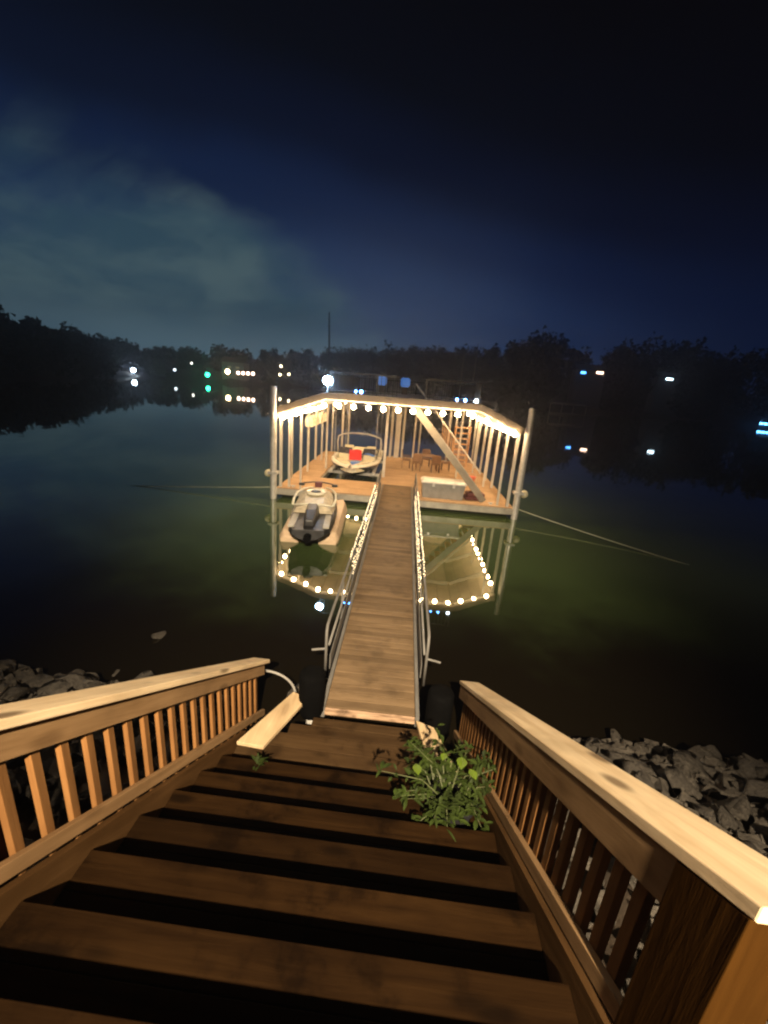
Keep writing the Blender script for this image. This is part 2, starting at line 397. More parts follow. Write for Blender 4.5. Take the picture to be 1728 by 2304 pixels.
# ------------------------------------------------------------------ far woods, one mass per shore
PROF = [(-60, 5.2), (-50, 5.0), (-44.7, 4.7), (-42, 4.3), (-40, 3.6), (-37.9, 3.2), (-34, 2.9), (-30, 2.7), (-28, 3.0), (-24, 3.3), (-20, 3.3), (-17, 3.6), (-12, 4.3), (-8, 4.9), (-5, 5.1), (-2.8, 5.7), (2, 5.6), (7, 6.1), (10, 6.2), (12, 7.9), (15, 8.7), (17, 7.9), (19, 7.0), (23, 7.0), (26, 7.8), (29, 7.4), (32, 6.9), (38, 6.8), (46, 7.0), (60, 7.0)]
def prof(a):
    for (p, e1), (q, e2) in zip(PROF, PROF[1:]):
        if p <= a <= q: return e1 + (e2 - e1) * (a - p) / (q - p)
    return 5
def crown(mb, c, rx, rz_, n, rnd):
    """leaf clumps scattered through an uneven crown"""
    lobes = [(Vector((rnd.uniform(-.45, .45) * rx, rnd.uniform(-.45, .45) * rx, rnd.uniform(-.55, .55) * rz_)), rnd.uniform(.45, .7)) for _ in range(7)]
    for _ in range(n):
        lc, ls = rnd.choice(lobes)
        v = Vector((rnd.gauss(0, 1), rnd.gauss(0, 1), rnd.gauss(0, 1))).normalized() * (rnd.random() ** .40)
        p = c + lc + Vector((v.x * rx * ls, v.y * rx * ls, v.z * rz_ * ls))
        s = rnd.uniform(.55, 1.15) * (rx / 4.5)
        u = Vector((rnd.gauss(0, 1), rnd.gauss(0, 1), rnd.gauss(0, 1))).normalized(); t = u.orthogonal().normalized(); q = u.cross(t)
        b = len(mb.v); mb.v += [p + t * s, p - t * s * .6 + q * s * .7, p - t * s * .5 - q * s * .8]; mb.f.append((b, b + 1, b + 2)); mb.tone.append(0)
CLEAR = [(-33.9, 300, 1.3), (-29.8, 300, 1.0), (-28, 300, 1.0), (-26.2, 300, 1.6), (-23.8, 300, 1.3), (-21.5, 300, 2.0), (-17.5, 300, 1.6), (19.3, 260, 2.6), (27.5, 300, 1.8), (36.2, 400, 2.0)]
def blocked(a_, r_):
    return any(abs(a_ - c) < w_ and r_ < rm for c, rm, w_ in CLEAR)
def woods(name, a0, a1, label):
    rnd = random.Random(int(a0 * 10) + 99); mb = MB()
    a = a0
    while a < a1:
        Dd = shore(a); e = prof(a)
        for row, (off, frac) in enumerate(((4, .62), (16, .80), (32, .93), (50, 1.0))):
            aa = a + rnd.uniform(-.8, .8); r = Dd + off + rnd.uniform(-4, 4)
            x, y = r * math.sin(math.radians(aa)), r * math.cos(math.radians(aa)); gz = max(0.3, ground_h(x, y))
            top = H + r * math.tan(math.radians(prof(max(-59.9, min(59.9, aa))))) * frac * rnd.uniform(.86, 1.03) if row < 3 else H + r * math.tan(math.radians(prof(max(-59.9, min(59.9, aa))))) * rnd.uniform(.88, 1.03)
            if row < 3 and blocked(aa, r): continue
            hh = max(5.0, top - gz); rx = min(6.5, hh * .38) * rnd.uniform(.8, 1.2); rz_ = hh * .45
            crown(mb, Vector((x, y, top - rz_)), rx, rz_, 420, rnd)
            mb.tube([(x, y, gz - .5), (x, y, top - rz_ * 1.1)], [.35, .15], 5)
            # lower foliage and undergrowth close the gap down to the ground
            crown(mb, Vector((x + rnd.uniform(-3, 3), y, gz + hh * .22)), rx * 1.1, hh * .28, 130, rnd)
        a += math.degrees(4.2 / Dd) * 1.15
    o = mb.build(name, M['tree'], normals=False); tag(o, label, 'woodland', kind='stuff'); return o
woods('woodland', -58, -38.5, 'dark wooded point on the near left shore')
woods('woodland', -38.5, 3, 'dark line of woods along the far shore behind the dock')
woods('woodland', 3, 58, 'tall dark wooded hillside on the right shore')
# one antenna mast stands above the far treeline
mb = MB(); a = at(741, 790, 275); t_ = at(741, 702, 275)
mb.tube([(a.x, a.y, a.z - 12), a, t_], [.9, .6, .35], 6)
ms = empty('antenna_mast'); tag(ms, 'thin tall antenna mast rising above the far treeline', 'mast')
mb.build('pole', M['brown_metal'], ms)
for zz in (.4, .65, .85):
    p = a.lerp(t_, zz); MB().beam(p - Vector((1.1, 0, 0)), p + Vector((1.1, 0, 0)), .2, .2).build('crossarm', M['brown_metal'], ms)

# ------------------------------------------------------------------ far shore: lamps, houses, docks
def lamp_post(px, py, Y, colr, s, label, r=.33, cat='lamp', group=None):
    Y *= .95; p = at(px, py, Y); gz = max(0.0, ground_h(p.x, p.y)); base = min(gz, p.z - 1.6)
    e = empty('shore_lamp', (p.x, p.y, base)); tag(e, label, cat, group)
    hgt = p.z - base; r *= 1.6
    MB().tube([(0, 0, -.5), (0, 0, hgt - r * .8)], .09, 6).build('post', M['brown_metal'], e)
    MB().box((0, 0, hgt + r * 1.15), (r * 2.2, r * 2.2, r * .5)).build('hood', M['brown_metal'], e)
    MB().sphere((0, 0, hgt), r, 8, 6).build('globe', glow('shore_lamp_glow', colr, s), e)
    return e
lamp_post(300, 833, 205, (.62, .80, 1.0), 60, 'bright bluish white lamp on the far left shore', .62)
lamp_post(393, 832, 215, (.8, .9, 1.0), 4, 'faint white lamp between the bluish white and green lamps', .4)
lamp_post(431, 817, 250, (1.0, .95, .85), 6, 'small lamp up the slope left of and above the green lamp', .35)
lamp_post(467, 843, 226, (.02, 1.0, .45), 30, 'green lamp on the far left shore', .62)
lamp_post(512, 836, 190, (1.0, .66, .34), 40, 'warm lamp directly right of the green one', .62)
for i, px in enumerate((536, 547, 558, 569)):
    lamp_post(px, 839 + i * .6, 190, (1.0, .66, .48), 14, ('leftmost', 'second', 'third', 'rightmost')[i] + ' of the four small warm lamps in a close row on the far shore', .42, group='close row of warm lamps on the far shore')
lamp_post(632, 824, 240, (1.0, .80, .48), 18, 'warm lamp highest of the three left of the dock roof', .36)
lamp_post(630, 843, 235, (1.0, .80, .48), 18, 'lower left of the three warm lamps beside the dock roof', .36)
lamp_post(650, 842, 235, (1.0, .80, .50), 14, 'lower right of the three warm lamps beside the dock roof', .36)
lamp_post(350, 855, 200, (1, .95, .9), 1.5, 'very faint lamp near the water right of the bluish white lamp', .3)
def far_house(px, py, Y, wd, label, lights, rz=0.0):
    p = at(px, py, Y); gz = ground_h(p.x, p.y)
    e = empty('lakeside_house', (p.x, p.y, gz), rz); tag(e, label, 'house')
    hz = max(4.5, p.z - gz + 1.0)
    MB().box((0, 3, hz / 2 - 1), (wd, 7, hz + 2)).build('wall', M['wallh'], e)
    mb = MB(); x = wd / 2 + .6
    mb.loft([[(-x, -1.2, hz + .1), (-x, 7.2, hz + .1), (-x, 3, hz + 2.8)], [(x, -1.2, hz + .1), (x, 7.2, hz + .1), (x, 3, hz + 2.8)]])
    mb.build('roof', M['roofh'], e)
    for (lx, lz, c, s, ww) in lights:
        fr = MB().box((lx, -.56, p.z - gz + lz), (ww + .3, .12, 1.35)).build('window', M['wallh'], e)
        MB().box((lx, -.66, p.z - gz + lz), (ww, .08, 1.05)).build('pane', glow('lit_pane', c, s), fr)
    return e
far_house(1330, 838, 225, 14, 'dark house on the right hillside with a blue and a warm lit window', [(-3.9, -.4, (.08, .35, 1.0), 8, 2.4), (4.0, 0.1, (1.0, .62, .45), 9, 3.2)])
far_house(1505, 853, 262, 12, 'dark house on the right hillside with one white lit window', [(0, 0, (.60, .82, 1.0), 14, 3.6)])
far_house(525, 820, 225, 12, 'dark house on the far shore behind the row of warm lamps', [(-2, -1.5, (1, .85, .6), .12, 2.0), (2.5, -1.5, (1, .85, .6), .08, 2.0)])
def far_dock(px, py, Y, wd, dp, label, lamp=None, rz=0.0, roofc='white_steel'):
    p = at(px, py, Y); e = empty('covered_dock', (p.x, p.y, 0), rz); tag(e, label, 'boat dock')
    MB().box((0, 0, .25), (wd, dp, .5)).build('deck', M['fascia'], e)
    for i in (-1, 1):
        for j in (-1, 1): MB().box((i * (wd / 2 - .2), j * (dp / 2 - .2), 1.9), (.2, .2, 2.8)).build('post', M['white_steel'], e)
    MB().loft([[(-wd / 2, -dp / 2, 3.3), (wd / 2, -dp / 2, 3.3), (wd / 2, dp / 2, 3.3), (-wd / 2, dp / 2, 3.3)], [(-wd / 2 + .8, -dp / 2 + .8, 3.9), (wd / 2 - .8, -dp / 2 + .8, 3.9), (wd / 2 - .8, dp / 2 - .8, 3.9), (-wd / 2 + .8, dp / 2 - .8, 3.9)]]).build('roof', M[roofc], e)
    return e
far_dock(1280, 905, 150, 9, 8, 'unlit neighbouring dock with a pale roof on the right shore', rz=.2)
far_dock(225, 858, 190, 10, 8, 'unlit dock with a pale roof left of the bluish white lamp', rz=-.3)
# blue lit dock at the right edge
r_ = cam2world(_ray(1738, 955)); Yb = r_.y * (1.75 - H) / r_.z
e = far_dock(1738, 955, Yb, 8, 6, 'neighbouring dock washed with blue light at the right edge', rz=-.7)
for dx in (-3.4, -2.0, -.6, .8, 2.2):
    MB().box((dx, -3.12, 1.75), (1.2, .14, .80)).build('light_strip', glow('blue_strip_glow', (.10, .42, 1.0), 14), e)

# ------------------------------------------------------------------ foreground stairs
def nz(y): return .55 + .636 * (3.7 - y)
st = empty('wooden_staircase', (0, 0, 0)); tag(st, 'wide weathered wooden staircase going down to the gangway', 'staircase')
XL, XR = -1.66, .93
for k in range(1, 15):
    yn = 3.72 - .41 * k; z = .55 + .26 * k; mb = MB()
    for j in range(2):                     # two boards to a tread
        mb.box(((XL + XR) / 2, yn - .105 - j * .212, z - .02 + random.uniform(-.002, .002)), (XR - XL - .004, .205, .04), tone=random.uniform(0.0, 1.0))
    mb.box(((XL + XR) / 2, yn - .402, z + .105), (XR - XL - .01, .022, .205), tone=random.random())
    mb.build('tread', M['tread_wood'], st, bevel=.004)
for x in (XL - .025, XR + .025):
    MB().beam((x, 3.95, nz(3.95) - .06), (x, -2.4, nz(-2.4) - .06), .045, .34, plumb=True).build('stringer', M['stringer_wood'], st)
# landing
ld = empty('stair_landing', (0, 0, 0)); tag(ld, 'small plank landing between the stairs and the gangway', 'landing')
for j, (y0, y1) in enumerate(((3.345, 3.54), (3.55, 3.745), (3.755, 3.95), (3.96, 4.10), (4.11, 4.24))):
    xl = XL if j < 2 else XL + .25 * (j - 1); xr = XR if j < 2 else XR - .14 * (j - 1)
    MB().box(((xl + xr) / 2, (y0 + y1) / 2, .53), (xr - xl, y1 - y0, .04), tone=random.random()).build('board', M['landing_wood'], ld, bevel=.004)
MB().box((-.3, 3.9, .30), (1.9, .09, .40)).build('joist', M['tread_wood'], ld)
# the two pale angled planks
def cheek(a, b, c, d_, z0, z1, label):
    mb = MB(); mb.loft([[(*a, z0), (*b, z0), (*c, z1), (*d_, z1)], [(*a, z0 - .05), (*b, z0 - .05), (*c, z1 - .05), (*d_, z1 - .05)]])
    o = mb.build('plank', M['plank_wood'], bevel=.006); tag(o, label, 'plank'); return o
cheek((-1.63, 3.60), (-1.32, 3.58), (-1.03, 4.40), (-1.24, 4.48), .70, .69, 'pale plank angled at the foot of the left railing')
cheek((.52, 3.72), (.84, 3.68), (.60, 4.26), (.38, 4.34), .62, .60, 'pale plank angled at the foot of the right railing')
def railing(x, y0, y1, side, label, cap_in, cap_out, sk, n_post, bstep=.165, bwid=.05, ext=.02):
    """y0 near end, y1 far end; side -1 left / +1 right of the walker"""
    e = empty('wooden_railing', (0, 0, 0)); tag(e, label, 'railing')
    def L(y, h): return nz(y) + h
    xc = (cap_in + cap_out) / 2; wd = abs(cap_out - cap_in)
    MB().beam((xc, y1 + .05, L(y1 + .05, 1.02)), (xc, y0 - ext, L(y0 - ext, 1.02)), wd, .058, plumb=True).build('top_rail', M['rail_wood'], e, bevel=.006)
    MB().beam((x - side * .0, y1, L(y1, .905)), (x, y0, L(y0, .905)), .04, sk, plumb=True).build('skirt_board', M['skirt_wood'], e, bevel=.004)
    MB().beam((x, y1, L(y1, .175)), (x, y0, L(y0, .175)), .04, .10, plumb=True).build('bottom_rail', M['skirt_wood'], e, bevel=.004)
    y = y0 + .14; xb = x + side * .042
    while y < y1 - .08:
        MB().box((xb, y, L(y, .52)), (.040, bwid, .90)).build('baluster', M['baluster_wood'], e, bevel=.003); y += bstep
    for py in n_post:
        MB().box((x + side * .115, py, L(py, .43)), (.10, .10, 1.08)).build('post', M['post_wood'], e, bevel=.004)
    return e
railing(-1.73, -1.4, 4.72, -1, 'left wooden railing of pale timber beside the stairs', -1.655, -1.88, .21, (-1.3, 1.36, 4.66))
railing(.985, 1.03, 4.85, 1, 'right wooden railing of pale timber, ending at a post by the viewer', .955, 1.215, .25, (2.9, 4.78), .135, .06, .26)
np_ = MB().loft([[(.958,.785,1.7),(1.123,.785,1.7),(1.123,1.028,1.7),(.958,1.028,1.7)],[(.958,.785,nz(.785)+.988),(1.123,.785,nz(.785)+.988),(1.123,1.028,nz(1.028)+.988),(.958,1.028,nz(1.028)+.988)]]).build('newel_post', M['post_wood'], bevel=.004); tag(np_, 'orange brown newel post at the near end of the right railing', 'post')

# black sleeves either side of the gangway foot
def sleeve(x, y, z0, z1, r, label):
    e = empty('rubber_bumper', (x, y, z0)); tag(e, label, 'bumper')
    h = z1 - z0
    MB().lathe((0, 0, 0), [(r * .55, 0), (r * .85, .03), (r, .10), (r * 1.02, h * .5), (r, h - .05), (r * .86, h - .01), (r * .4, h)], 20).build('sleeve', M['black'], e, smooth=True)
    MB().tube([(0, 0, -.9), (0, 0, .02)], r * .4, 10).build('pin', M['steel'], e)
    return e
sleeve(-.98, 4.42, .42, 1.08, .165, 'tall black rubber bumper left of the gangway foot')
sleeve(.66, 4.42, .30, 1.02, .165, 'tall black rubber bumper right of the gangway foot')
mb = MB(); hp = []
for i in range(26):
    q = -.5 + i * .115 * 1.2
    hp.append((-1.62 + .36 * math.cos(q * .9 + .3), 4.62 + .30 * math.sin(q * .9 + .3), .42 + .012 * i))
mb.tube(hp, .018, 8); o = mb.build('hose_loop', M['hose'], smooth=True); tag(o, 'loop of grey hose on the rocks behind the left railing', 'hose')

# ------------------------------------------------------------------ riprap
def rock_mesh(seed):
    rnd = random.Random(seed); bm = bmesh.new()
    a, b, c = rnd.uniform(.85, 1.25), rnd.uniform(.5, .8), rnd.uniform(.30, .5)
    for _ in range(17):
        v = Vector((rnd.gauss(0, 1), rnd.gauss(0, 1), rnd.gauss(0, 1))).normalized() * rnd.uniform(.8, 1.0)
        bm.verts.new((v.x * a, v.y * b, v.z * c))
    r = bmesh.ops.convex_hull(bm, input=bm.verts)
    bmesh.ops.delete(bm, geom=[v for v in bm.verts if not v.link_faces], context='VERTS')
    bmesh.ops.bevel(bm, geom=list(bm.edges), offset=.075, segments=3, affect='EDGES', clamp_overlap=True)
    me = bpy.data.meshes.new('riprap_rock'); bm.to_mesh(me); bm.free(); me.materials.append(M['stone']); [setattr(p, 'use_smooth', True) for p in me.polygons]; return me
RM = [rock_mesh(i) for i in range(14)]
rr = random.Random(5)
def rock(x, y, s, label, group, dz=0.0, flat=False):
    o = bpy.data.objects.new('riprap_rock', rr.choice(RM)); COL.objects.link(o)
    o.location = (x, y, max(ground_h(x, y), -.2) + s * .18 + dz)
    o.rotation_euler = (rr.uniform(-.35, .35) if flat else rr.uniform(-.7, .7), rr.uniform(-.5, .5), rr.uniform(0, 6.28)); o.scale = (s, s * rr.uniform(.85, 1.1), s * rr.uniform(.8, 1.1))
    tag(o, label, 'rock', group); return o
def field(x0, x1, y0, y1, stp, label, group, lo, hi, skip=None):
    y = y0
    while y < y1:
        x = x0
        while x < x1:
            px, py = x + rr.uniform(-.2, .2), y + rr.uniform(-.2, .2)
            if not (skip and skip(px, py)): rock(px, py, rr.uniform(lo, hi), label, group)
            x += stp
        y += stp * .85
field(-7.2, -2.15, 1.3, 5.5, .42, 'grey riprap rock on the bank left of the stairs', 'riprap rocks left of the stairs', .16, .32)
field(1.6, 6.2, 1.3, 5.0, .40, 'grey riprap rock on the bank right of the stairs', 'riprap rocks right of the stairs', .15, .31)
o = rock(-1.35, 5.05, .30, 'flat pale rock at the waterline behind the left bumper', None, .28, True)
o = rock(-1.0, 5.35, .15, 'small pale rock against the gangway above the left bumper', None, .35, True)
o = rock(.72, 5.4, .15, 'small pale rock above the right bumper', None, .3, True)
o = rock(-4.2, 6.25, .20, 'lone rock poking out of the dark water beyond the left bank', None, .16, True)
# small stones that fill between
mb = MB(); r2 = random.Random(11)
for _ in range(2600):
    sidel = r2.random() < .5
    x = r2.uniform(-7.2, -1.9) if sidel else r2.uniform(1.3, 6.6); y = r2.uniform(.6, 4.9); z = ground_h(x, y); s = r2.uniform(.03, .10)
    v0 = len(mb.v)
    R = rotz(r2.uniform(0, 6)) @ rotx(r2.uniform(-1, 1))
    mb.box((x, y, z + s * .3), (s * 2, s * 1.4, s), R)
    for i in range(v0, len(mb.v)): mb.v[i] += Vector((r2.uniform(-.3, .3), r2.uniform(-.3, .3), r2.uniform(-.3, .3))) * s
o = mb.build('gravel', M['stone']); tag(o, 'small broken stone between the riprap rocks', 'gravel', kind='stuff')

# ------------------------------------------------------------------ weedy plant growing over the right of the stairs
def leaf(mb, p, dirv, ln, wd, rnd, droop=.3):
    d_ = dirv.normalized(); sd_ = d_.cross(Vector((0, 0, 1)))
    if sd_.length < .05: sd_ = Vector((1, 0, 0))
    sd_.normalize(); u = sd_.cross(d_)
    pts = []
    for t, w_ in ((0, .05), (.25, .7), (.5, 1), (.75, .7), (1, .05)):
        c = p + d_ * ln * t - Vector((0, 0, 1)) * droop * ln * t * t
        pts.append((c + sd_ * wd * w_ * .5 + u * wd * .12 * w_, c, c - sd_ * wd * w_ * .5 + u * wd * .12 * w_))
    b = len(mb.v)
    for tr in pts: mb.v += list(tr)
    for i in range(4):
        a = b + i * 3
        mb.f += [(a, a + 1, a + 4, a + 3), (a + 1, a + 2, a + 5, a + 4)]; mb.tone += [0, 0]
pl = empty('weedy_bush', (.62, 2.78, 1.14)); tag(pl, 'leafy green bush spilling over the right side of the stairs', 'plant')
rnd = random.Random(3); lm = MB(); sm = MB(); bm_ = MB()
for i in range(36):
    a = rnd.uniform(0, 6.28); ln = rnd.uniform(.28, .62)
    tip = Vector((math.cos(a) * .62 - .14, math.sin(a) * .50 + .16, rnd.uniform(.02, .42))) * rnd.uniform(.5, 1.1)
    p0 = Vector((rnd.uniform(-.1, .1), rnd.uniform(-.1, .1), 0)); mid = p0.lerp(tip, .5) + Vector((0, 0, .14))
    pts = [p0.lerp(mid, t / 3) if t < 3 else mid.lerp(tip, (t - 3) / 3) for t in range(7)]
    sm.tube(pts, [.007 - .0008 * t for t in range(7)], 5)
    for t in range(2, 7):
        for _ in range(4):
            dv = Vector((rnd.gauss(0, 1), rnd.gauss(0, 1), rnd.uniform(-.1, .9)))
            leaf(lm, pts[t] + Vector((rnd.uniform(-.02, .02),) * 3), dv, rnd.uniform(.05, .12), rnd.uniform(.018, .04), rnd)
for (px, py, pz, s) in ((-.33, .05, .40, .13), (.06, .10, .48, .15), (.12, .02, .45, .12), (-.08, .14, .46, .10)):
    bm_ = MB(); leaf(bm_, Vector((px, py, pz)), Vector((rnd.uniform(-.4, .4), -1, .25)), s, s * .62, rnd, .1); bm_.build('broad_leaf', M['leafy'], pl, normals=False)
lm.build('foliage', M['leaf'], pl, normals=False); sm.build('stem', M['stem'], pl)
pt = empty('black_planter', (.64, 2.78, nz(2.78) - .16)); tag(pt, 'black planter tub on the stairs under the leafy bush', 'planter')
MB().lathe((0, 0, 0), [(.14, 0), (.15, .05), (.185, .28), (.20, .29), (.20, .33), (.18, .33), (.17, .28), (.0, .28)], 22).build('tub', M['blackp'], pt, smooth=False)
MB().lathe((0, 0, .275), [(.168, 0), (.168, .02), (.01, .03)], 18).build('soil', M['black'], pt)
def weed(x, y, z, n, label, s=.14):
    e = empty('small_weed', (x, y, z)); tag(e, label, 'plant'); lm = MB()
    for _ in range(n):
        a = rnd.uniform(0, 6.28); leaf(lm, Vector((rnd.uniform(-.04, .04), rnd.uniform(-.04, .04), 0)), Vector((math.cos(a), math.sin(a), rnd.uniform(.5, 2))), rnd.uniform(.5, 1) * s, s * .14, rnd)
    lm.build('foliage', M['leaf'], e, normals=False)
weed(-1.25, 3.25, .82, 26, 'small weed between the treads at the foot of the stairs', .16)
weed(-2.05, 1.25, ground_h(-2.05, 1.25) + .1, 60, 'tuft of weeds outside the left railing at the lower left', .42)
weed(.45, 3.35, .80, 22, 'small sprig growing between the lowest treads beside the leafy bush', .22)

# ------------------------------------------------------------------ floodlight up the slope behind the viewer (lights the stairs and gangway)
fl = empty('floodlight_pole', (.55, -6.3, ground_h(.55, -6.3))); tag(fl, 'tall floodlight pole on the slope behind the stairs', 'floodlight')
fz = 9.75 - ground_h(.55, -6.3)
MB().tube([(0, 0, -.5), (0, 0, fz + .1)], [.10, .07], 10).build('pole', M['brown_metal'], fl)
MB().box((0, .14, fz + .1), (.34, .22, .26), rotx(-.7)).build('lamp_head', M['brown_metal'], fl)
ls = bpy.data.lights.new('floodlight_beam', 'SPOT'); ls.energy = 33000; ls.color = (1.0, .79, .54); ls.spot_size = math.radians(49); ls.spot_blend = 1.0; ls.shadow_soft_size = .10
lo = bpy.data.objects.new('floodlight_beam', ls); COL.objects.link(lo); lo.location = (.55, -6.0, 9.6)
tgt = Vector((-.35, 7.0, 1.0)); lo.rotation_euler = (tgt - Vector(lo.location)).to_track_quat('-Z', 'Y').to_euler()

# ------------------------------------------------------------------ gangway
ga, gb = Vector((-.215, 4.42, .55)), Vector((-.475, 17.6, .56))
gl_ = (gb - ga).length; gd = (gb - ga).normalized(); gang = math.atan2(-gd.x, gd.y)
gw = empty('gangway', (ga.x, ga.y, 0), gang); tag(gw, 'long narrow gangway of brown boards with metal handrails', 'gangway')
mb = MB(); y = .04; rg = random.Random(2)
while y < gl_ - .02:
    mb.box((0, y + .068, .53 + rg.uniform(-.0015, .0015)), (1.17, .134, .04), tone=rg.random() ** 1.6); y += .142
mb.build('deck', M['gang_wood'], gw, bevel=.003)
MB().box((-.0, -.03, .535), (1.16, .07, .05)).build('threshold', wood('worn_threshold_timber', (.12, .07, .04), (.50, .34, .22), 'X', 0, stain=.9, scale=2.0), gw)
for s in (-1, 1):
    MB().box((s * .615, gl_ / 2, .49), (.05, gl_, .16)).build('side_channel', M['alu'], gw)
    zt = 1.30; xr = s * .72; y0 = .75; y1 = gl_ - .7
    MB().tube([(xr, y0 - .05, .50), (xr, y0 - .05, zt - .08), (xr, y0, zt), (xr, y0 + .12, zt + .01), (xr, y1 - .1, zt + .01), (xr, y1, zt - .02), (xr, y1 + .06, .5)], .021, 10).build('handrail', M['alu'], gw, smooth=True)
    MB().tube([(xr - s * .03, y0, .98), (xr - s * .03, y1, .98)], .018, 8).build('mid_rail', M['alu'], gw, smooth=True)
    MB().box((s * .665, y0 + (y1 - y0) / 2, .70), (.012, y1 - y0, .24)).build('kick_panel', M['alu'], gw)
    k = 0; yy = y0 + 1.4
    while yy < y1 - .5:
        MB().box((xr - s * .01, yy, .90), (.035, .035, .78)).build('rail_post', M['alu'], gw); yy += 1.55
    MB().tube([(xr, y0 - .05, .95), (xr + s * .20, y0 - .08, .93)], .016, 8).build('pull_pin', M['alu'], gw)
# fairy lights wound on the gangway rails
def W2(x, y, z): return Vector((ga.x, ga.y, 0)) + rotz(gang) @ Vector((x, y, z))
fb = MB().sphere((0, 0, 0), .0075, 6, 4).build('fairy_bulb', M['fairy']); fb_mesh = fb.data; bpy.data.objects.remove(fb)
for s, y0, y1, nm in ((-1, 3.1, 9.6, 'left'), (1, 2.6, 9.2, 'right')):
    e = empty('fairy_lights'); tag(e, 'string of tiny warm fairy lights wound along the %s gangway handrail' % nm, 'string lights', 'fairy lights on the gangway rails')
    pts = []; N = 92
    for i in range(N * 2):
        t = i / (N * 2 - 1); y = y0 + (y1 - y0) * t; q = t * 2 * PI * 34
        pts.append(W2(s * (.72 + .035 * math.cos(q)), y, 1.30 + .045 * math.sin(q)) if i % 4 < 2 else W2(s * (.70 + .03 * math.cos(q)), y, 1.03 + .05 * math.sin(q)))
    MB().tube(pts, .004, 4).build('wire', M['blackp'], e)
    for i in range(96):
        b = bpy.data.objects.new('bulb', fb_mesh); COL.objects.link(b); b.parent = e
        y = y0 + (y1 - y0) * (i + rg.uniform(0, .7)) / 96
        b.location = W2(s * (.72 + rg.uniform(-.02, .02)), y, 1.34 + rg.uniform(-.01, .01)) if i % 2 else W2(s * (.665 + rg.uniform(-.02, .02)), y, 1.18 + rg.uniform(-.10, .10))
    mb = MB()
    for i in range(430):
        y = y0 + (y1 - y0) * (i + rg.random()) / 430; k = i % 3
        p = (W2(s * (.72 + rg.uniform(-.012, .012)), y, 1.335 + rg.uniform(-.012, .012)), W2(s * .655, y, 1.0 + rg.uniform(-.02, .02)), W2(s * .67, y, 1.16 + rg.uniform(-.14, .14)))[k]
        mb.sphere(p, .0055, 5, 3)
    o = mb.build('bulb_chain', M['fairy'], e); o['kind'] = 'stuff'

# ------------------------------------------------------------------ the two-storey dock (dock-local coordinates)
dk = dock_empty('boat_dock'); tag(dk, 'two storey boat dock lit by warm bulbs at the end of the gangway', 'boat dock')
X0, X1, Y0, Y1 = -5.2, 4.15, 15.95, 26.0; SX0, SX1, SY0 = -3.95, -1.28, 18.2; DZ = .45
def deck_mb():
    mb = MB(); rd = random.Random(8); y = Y0
    while y < Y1 - .05:
        segs = [(X0, X1)] if y < SY0 else [(X0, SX0), (SX1, X1)]
        for a, b in segs: mb.box(((a + b) / 2, y + .068, DZ - .02), (b - a, .130, .04), tone=rd.random() * .8)
        y += .138
    return mb
deck_mb().build('deck', M['deck_wood'], dk)
def fas(a, b, nm='fascia'):
    MB().beam((*a, DZ - .165), (*b, DZ - .165), .05, .23).build(nm, M['fascia'], dk)
fas((X0, Y0 - .03), (X1, Y0 - .03)); fas((X0 - .03, Y0), (X0 - .03, Y1)); fas((X1 + .03, Y0), (X1 + .03, Y1)); fas((SX0 + .03, SY0), (SX0 + .03, Y1)); fas((SX1 - .03, SY0), (SX1 - .03, Y1)); fas((SX0, SY0 + .03), (SX1, SY0 + .03)); fas((SX1, Y1), (X1, Y1))
for (a, b, c, d_) in ((X0 + .1, SX0 - .1, Y0 + .4, Y1 - .2), (SX1 + .1, X1 - .1, Y0 + .4, Y1 - .2), (SX0 + .1, SX1 - .1, Y0 + .5, SY0 - .2)):
    MB().box(((a + b) / 2, (c + d_) / 2, .05), (b - a, d_ - c, .40)).build('float', M['blackp'], dk)
# roof: flat upper deck between two sloping sides
RX = [(X0 - .15, 3.48), (-3.35, 4.22), (2.35, 4.24), (X1 - .15, 3.52)]
RY0, RY1 = Y0 - .1, Y1 + .1
mb = MB()
def roofring(y, t): return [(x, y, z) for x, z in RX] + [(x, y, z - t) for x, z in reversed(RX)]
mb.loft([roofring(RY0, .06), roofring(RY1, .06)]); mb.build('roof', M['roofing'], dk)
mb = MB()                                   # underside: ribbed panels
for i, ((xa, za), (xb, zb)) in enumerate(zip(RX, RX[1:])):
    n = 4 if i != 1 else 10
    for j in range(n):
        t0, t1 = j / n, (j + .965) / n
        mb.loft([[(xa + (xb - xa) * t0, RY0 + .08, za + (zb - za) * t0 - .09), (xa + (xb - xa) * t1, RY0 + .08, za + (zb - za) * t1 - .09), (xa + (xb - xa) * t1, RY0 + .08, za + (zb - za) * t1 - .07), (xa + (xb - xa) * t0, RY0 + .08, za + (zb - za) * t0 - .07)],
                 [(xa + (xb - xa) * t0, RY1 - .08, za + (zb - za) * t0 - .09), (xa + (xb - xa) * t1, RY1 - .08, za + (zb - za) * t1 - .09), (xa + (xb - xa) * t1, RY1 - .08, za + (zb - za) * t1 - .07), (xa + (xb - xa) * t0, RY1 - .08, za + (zb - za) * t0 - .07)]])
mb.build('ceiling', M['ceiling'], dk)
for yb in (Y0 + .05, 18.1, 20.6, 23.2, Y1 - .05):
    mb = MB()
    for (xa, za), (xb, zb) in zip(RX, RX[1:]): mb.beam((xa + .05, yb, za - .19), (xb - .02, yb, zb - .19), .08, .18)
    mb.build('roof_beam', M['white_steel'], dk)
for yb in (RY0 - .03, RY1 + .03):
    mb = MB()
    for (xa, za), (xb, zb) in zip(RX, RX[1:]): mb.beam((xa, yb, za - .11), (xb, yb, zb - .11), .04, .24)
    mb.build('roof_fascia', M['roof_trim'], dk)
